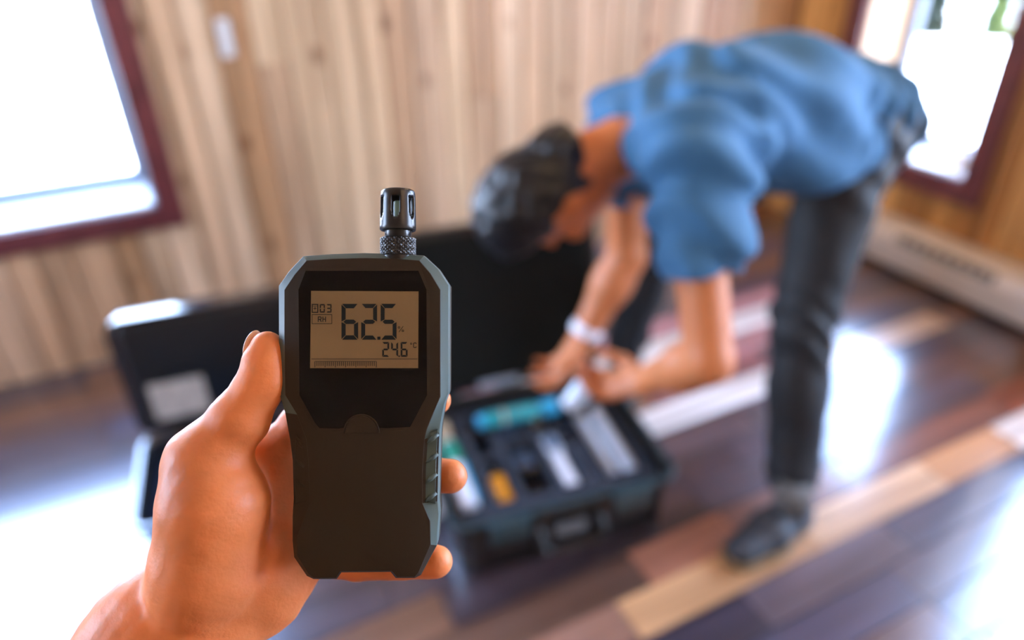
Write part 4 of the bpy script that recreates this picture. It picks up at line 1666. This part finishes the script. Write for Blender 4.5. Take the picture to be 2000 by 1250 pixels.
for r_, h0, h1, m_, nm in ((9, 50, 110, M['sensor_core'], 'sensor_core'),):
    prof = [(r_ * .8, h0), (r_, h0 + 2), (r_, h1 - 2), (r_ * .8, h1)]
    link(nm, auto_smooth(mesh_of(loops([[ax_pt(r, 2 * math.pi * i / 20, h_) for i in range(20)] for r, h_ in prof])), 40), m_, meter)

# ------------------------------------------------------------------ the hand
k_ = S0


def hh(px, py, z):
    return np.array(hp(px, py, z))


lo = hh(-190, 1900, -10) * 0 + np.array([-0.235, -0.155, -0.060])
Hn = Field((-0.335, -0.285, -0.058), (0.052, 0.122, 0.085), 0.00130)
ZV = (0, 0, 1)
# forearm and wrist
Hn.cap(hh(455, 1118, -95), hh(318, 1276, -70), 128 * k_, 158 * k_, 0, ZV, .62)
Hn.cap(hh(318, 1276, -70), hh(50, 1600, 10), 158 * k_, 160 * k_, 30 * k_, ZV, .66)
Hn.cap(hh(50, 1600, 10), hh(-330, 2050, 110), 160 * k_, 172 * k_, 30 * k_, ZV, .72)
# palm and heel
Hn.cap(hh(480, 1120, -120), hh(590, 960, -155), 92 * k_, 82 * k_, 40 * k_, ZV, .58)
Hn.cap(hh(528, 1170, -112), hh(588, 1085, -140), 64 * k_, 60 * k_, 30 * k_, ZV, .75)
Hn.cap(hh(485, 1060, -135), hh(585, 850, -158), 60 * k_, 50 * k_, 25 * k_)
Hn.cap(hh(440, 960, -120), hh(545, 865, -150), 60 * k_, 42 * k_, 25 * k_)
# thenar mound: a separate swelling with a soft crease where it meets the palm
T2 = Field((-0.335, -0.285, -0.058), (0.052, 0.122, 0.085), 0.00130)
T2.cap(hh(419, 985, -22), hh(408, 1105, -45), 100 * k_, 104 * k_, 0)
T2.cap(hh(408, 1105, -45), hh(370, 1215, -80), 100 * k_, 92 * k_, 50 * k_)
T2.cap(hh(404, 910, -24), hh(416, 985, -22), 80 * k_, 96 * k_, 40 * k_)
# thumb: metacarpal head, shaft, tip
T2.cap(hh(376, 898, -35), hh(388, 905, -30), 46 * k_, 56 * k_, 34 * k_)
T2.cap(hh(404, 896, -26), hh(468, 818, -26), 66 * k_, 57 * k_, 26 * k_)
T2.cap(hh(468, 818, -26), hh(506, 754, -26), 57 * k_, 46.5 * k_, 14 * k_)
T2.cap(hh(504, 752, -26), hh(515, 706, -26), 45 * k_, 40.5 * k_, 12 * k_)
T2.cap(hh(515, 706, -26), hh(522, 681, -28), 40 * k_, 35 * k_, 8 * k_)
T2.ell(hh(528, 735, -18), ((1, 0, 0), (0, 1, 0), (0, 0, 1)), (29 * k_, 62 * k_, 30 * k_), 14 * k_)
h_ = np.clip(14 * k_ - np.abs(Hn.F - T2.F), 0, None) / (14 * k_)
Hn.F = np.minimum(Hn.F, T2.F) - h_ * h_ * 14 * k_ * 0.25
# fingers behind the meter
fing = [
    [(585, 830, -158, 47), (690, 742, -168, 39), (775, 702, -158, 35), (830, 692, -146, 31)],
    [(598, 885, -160, 46), (735, 800, -172, 39), (805, 783, -158, 36), (852, 781, -142, 32)],
    [(600, 965, -158, 44), (735, 930, -170, 39), (822, 926, -150, 37), (879, 930, -128, 37)],
    [(596, 1082, -152, 44), (700, 1102, -156, 35), (788, 1101, -140, 33), (852, 1097, -124, 35)],
]
for f_ in fing:
    for a, b in zip(f_, f_[1:]):
        Hn.cap(hh(a[0], a[1], a[2]), hh(b[0], b[1], b[2]), a[3] * k_, b[3] * k_, 7 * k_)
# creases
Hn.groove(hh(560, 775, -10), (-.25, 1, 0), 2.0 * k_, 3.0 * k_, 42 * k_)
Hn.groove(hh(528, 822, 10), (-.45, 1, 0), 1.8 * k_, 3.0 * k_, 50 * k_)
for i, (x, y) in enumerate(((470, 726), (462, 738), (453, 750), (440, 765), (427, 780), (474, 714))):
    Hn.groove(hh(x - 4, y, -30), (.45, 1, .1), (4.2 - .3 * i) * k_, 2.4 * k_, 30 * k_)
for x, y, n_ in ((600, 1150, (-.9, .35, 0)), (622, 1145, (-.9, .3, 0)), (640, 1135, (-1, .2, 0))):
    Hn.groove(hh(x, y, -90), n_, 1.6 * k_, 2.4 * k_, 60 * k_)
for x, y, n_ in ((455, 930, (.35, 1, 0)), (470, 958, (.2, 1, 0)), (410, 1205, (.55, .85, 0))):
    Hn.groove(hh(x, y, 60), n_, 1.3 * k_, 2.6 * k_, 60 * k_)


def skin_warp(X, Y, Z):
    return (.00010 * np.sin(X * 260 + Y * 420) + .00008 * np.sin(X * 610 - Y * 330 + Z * 200)).astype(np.float32)


Hn.warp(skin_warp)
hm = Hn.mesh('hand', 2)
hand_o = link('hand', hm, M['skin'], None)
hand_o.matrix_world = AW
tag(hand_o, 'bare left hand and forearm holding up the humidity meter in the foreground', 'hand')
# thumb nail, seen edge-on at the left of the tip
bm = bmesh.new()
bmesh.ops.create_uvsphere(bm, u_segments=24, v_segments=16, radius=1.0)
for v in bm.verts:
    v.co = Vector((v.co.x * 7, v.co.y * 34, v.co.z * 25)) * k_
nm_ = mesh_of(bm)
no = link('thumbnail', nm_, M['nail'], hand_o, True)
no.matrix_local = Matrix.Translation(hp(493.5, 677, -38)) @ Matrix.Rotation(math.radians(-14), 4, 'Z') @ Matrix.Rotation(math.radians(-22), 4, 'Y')
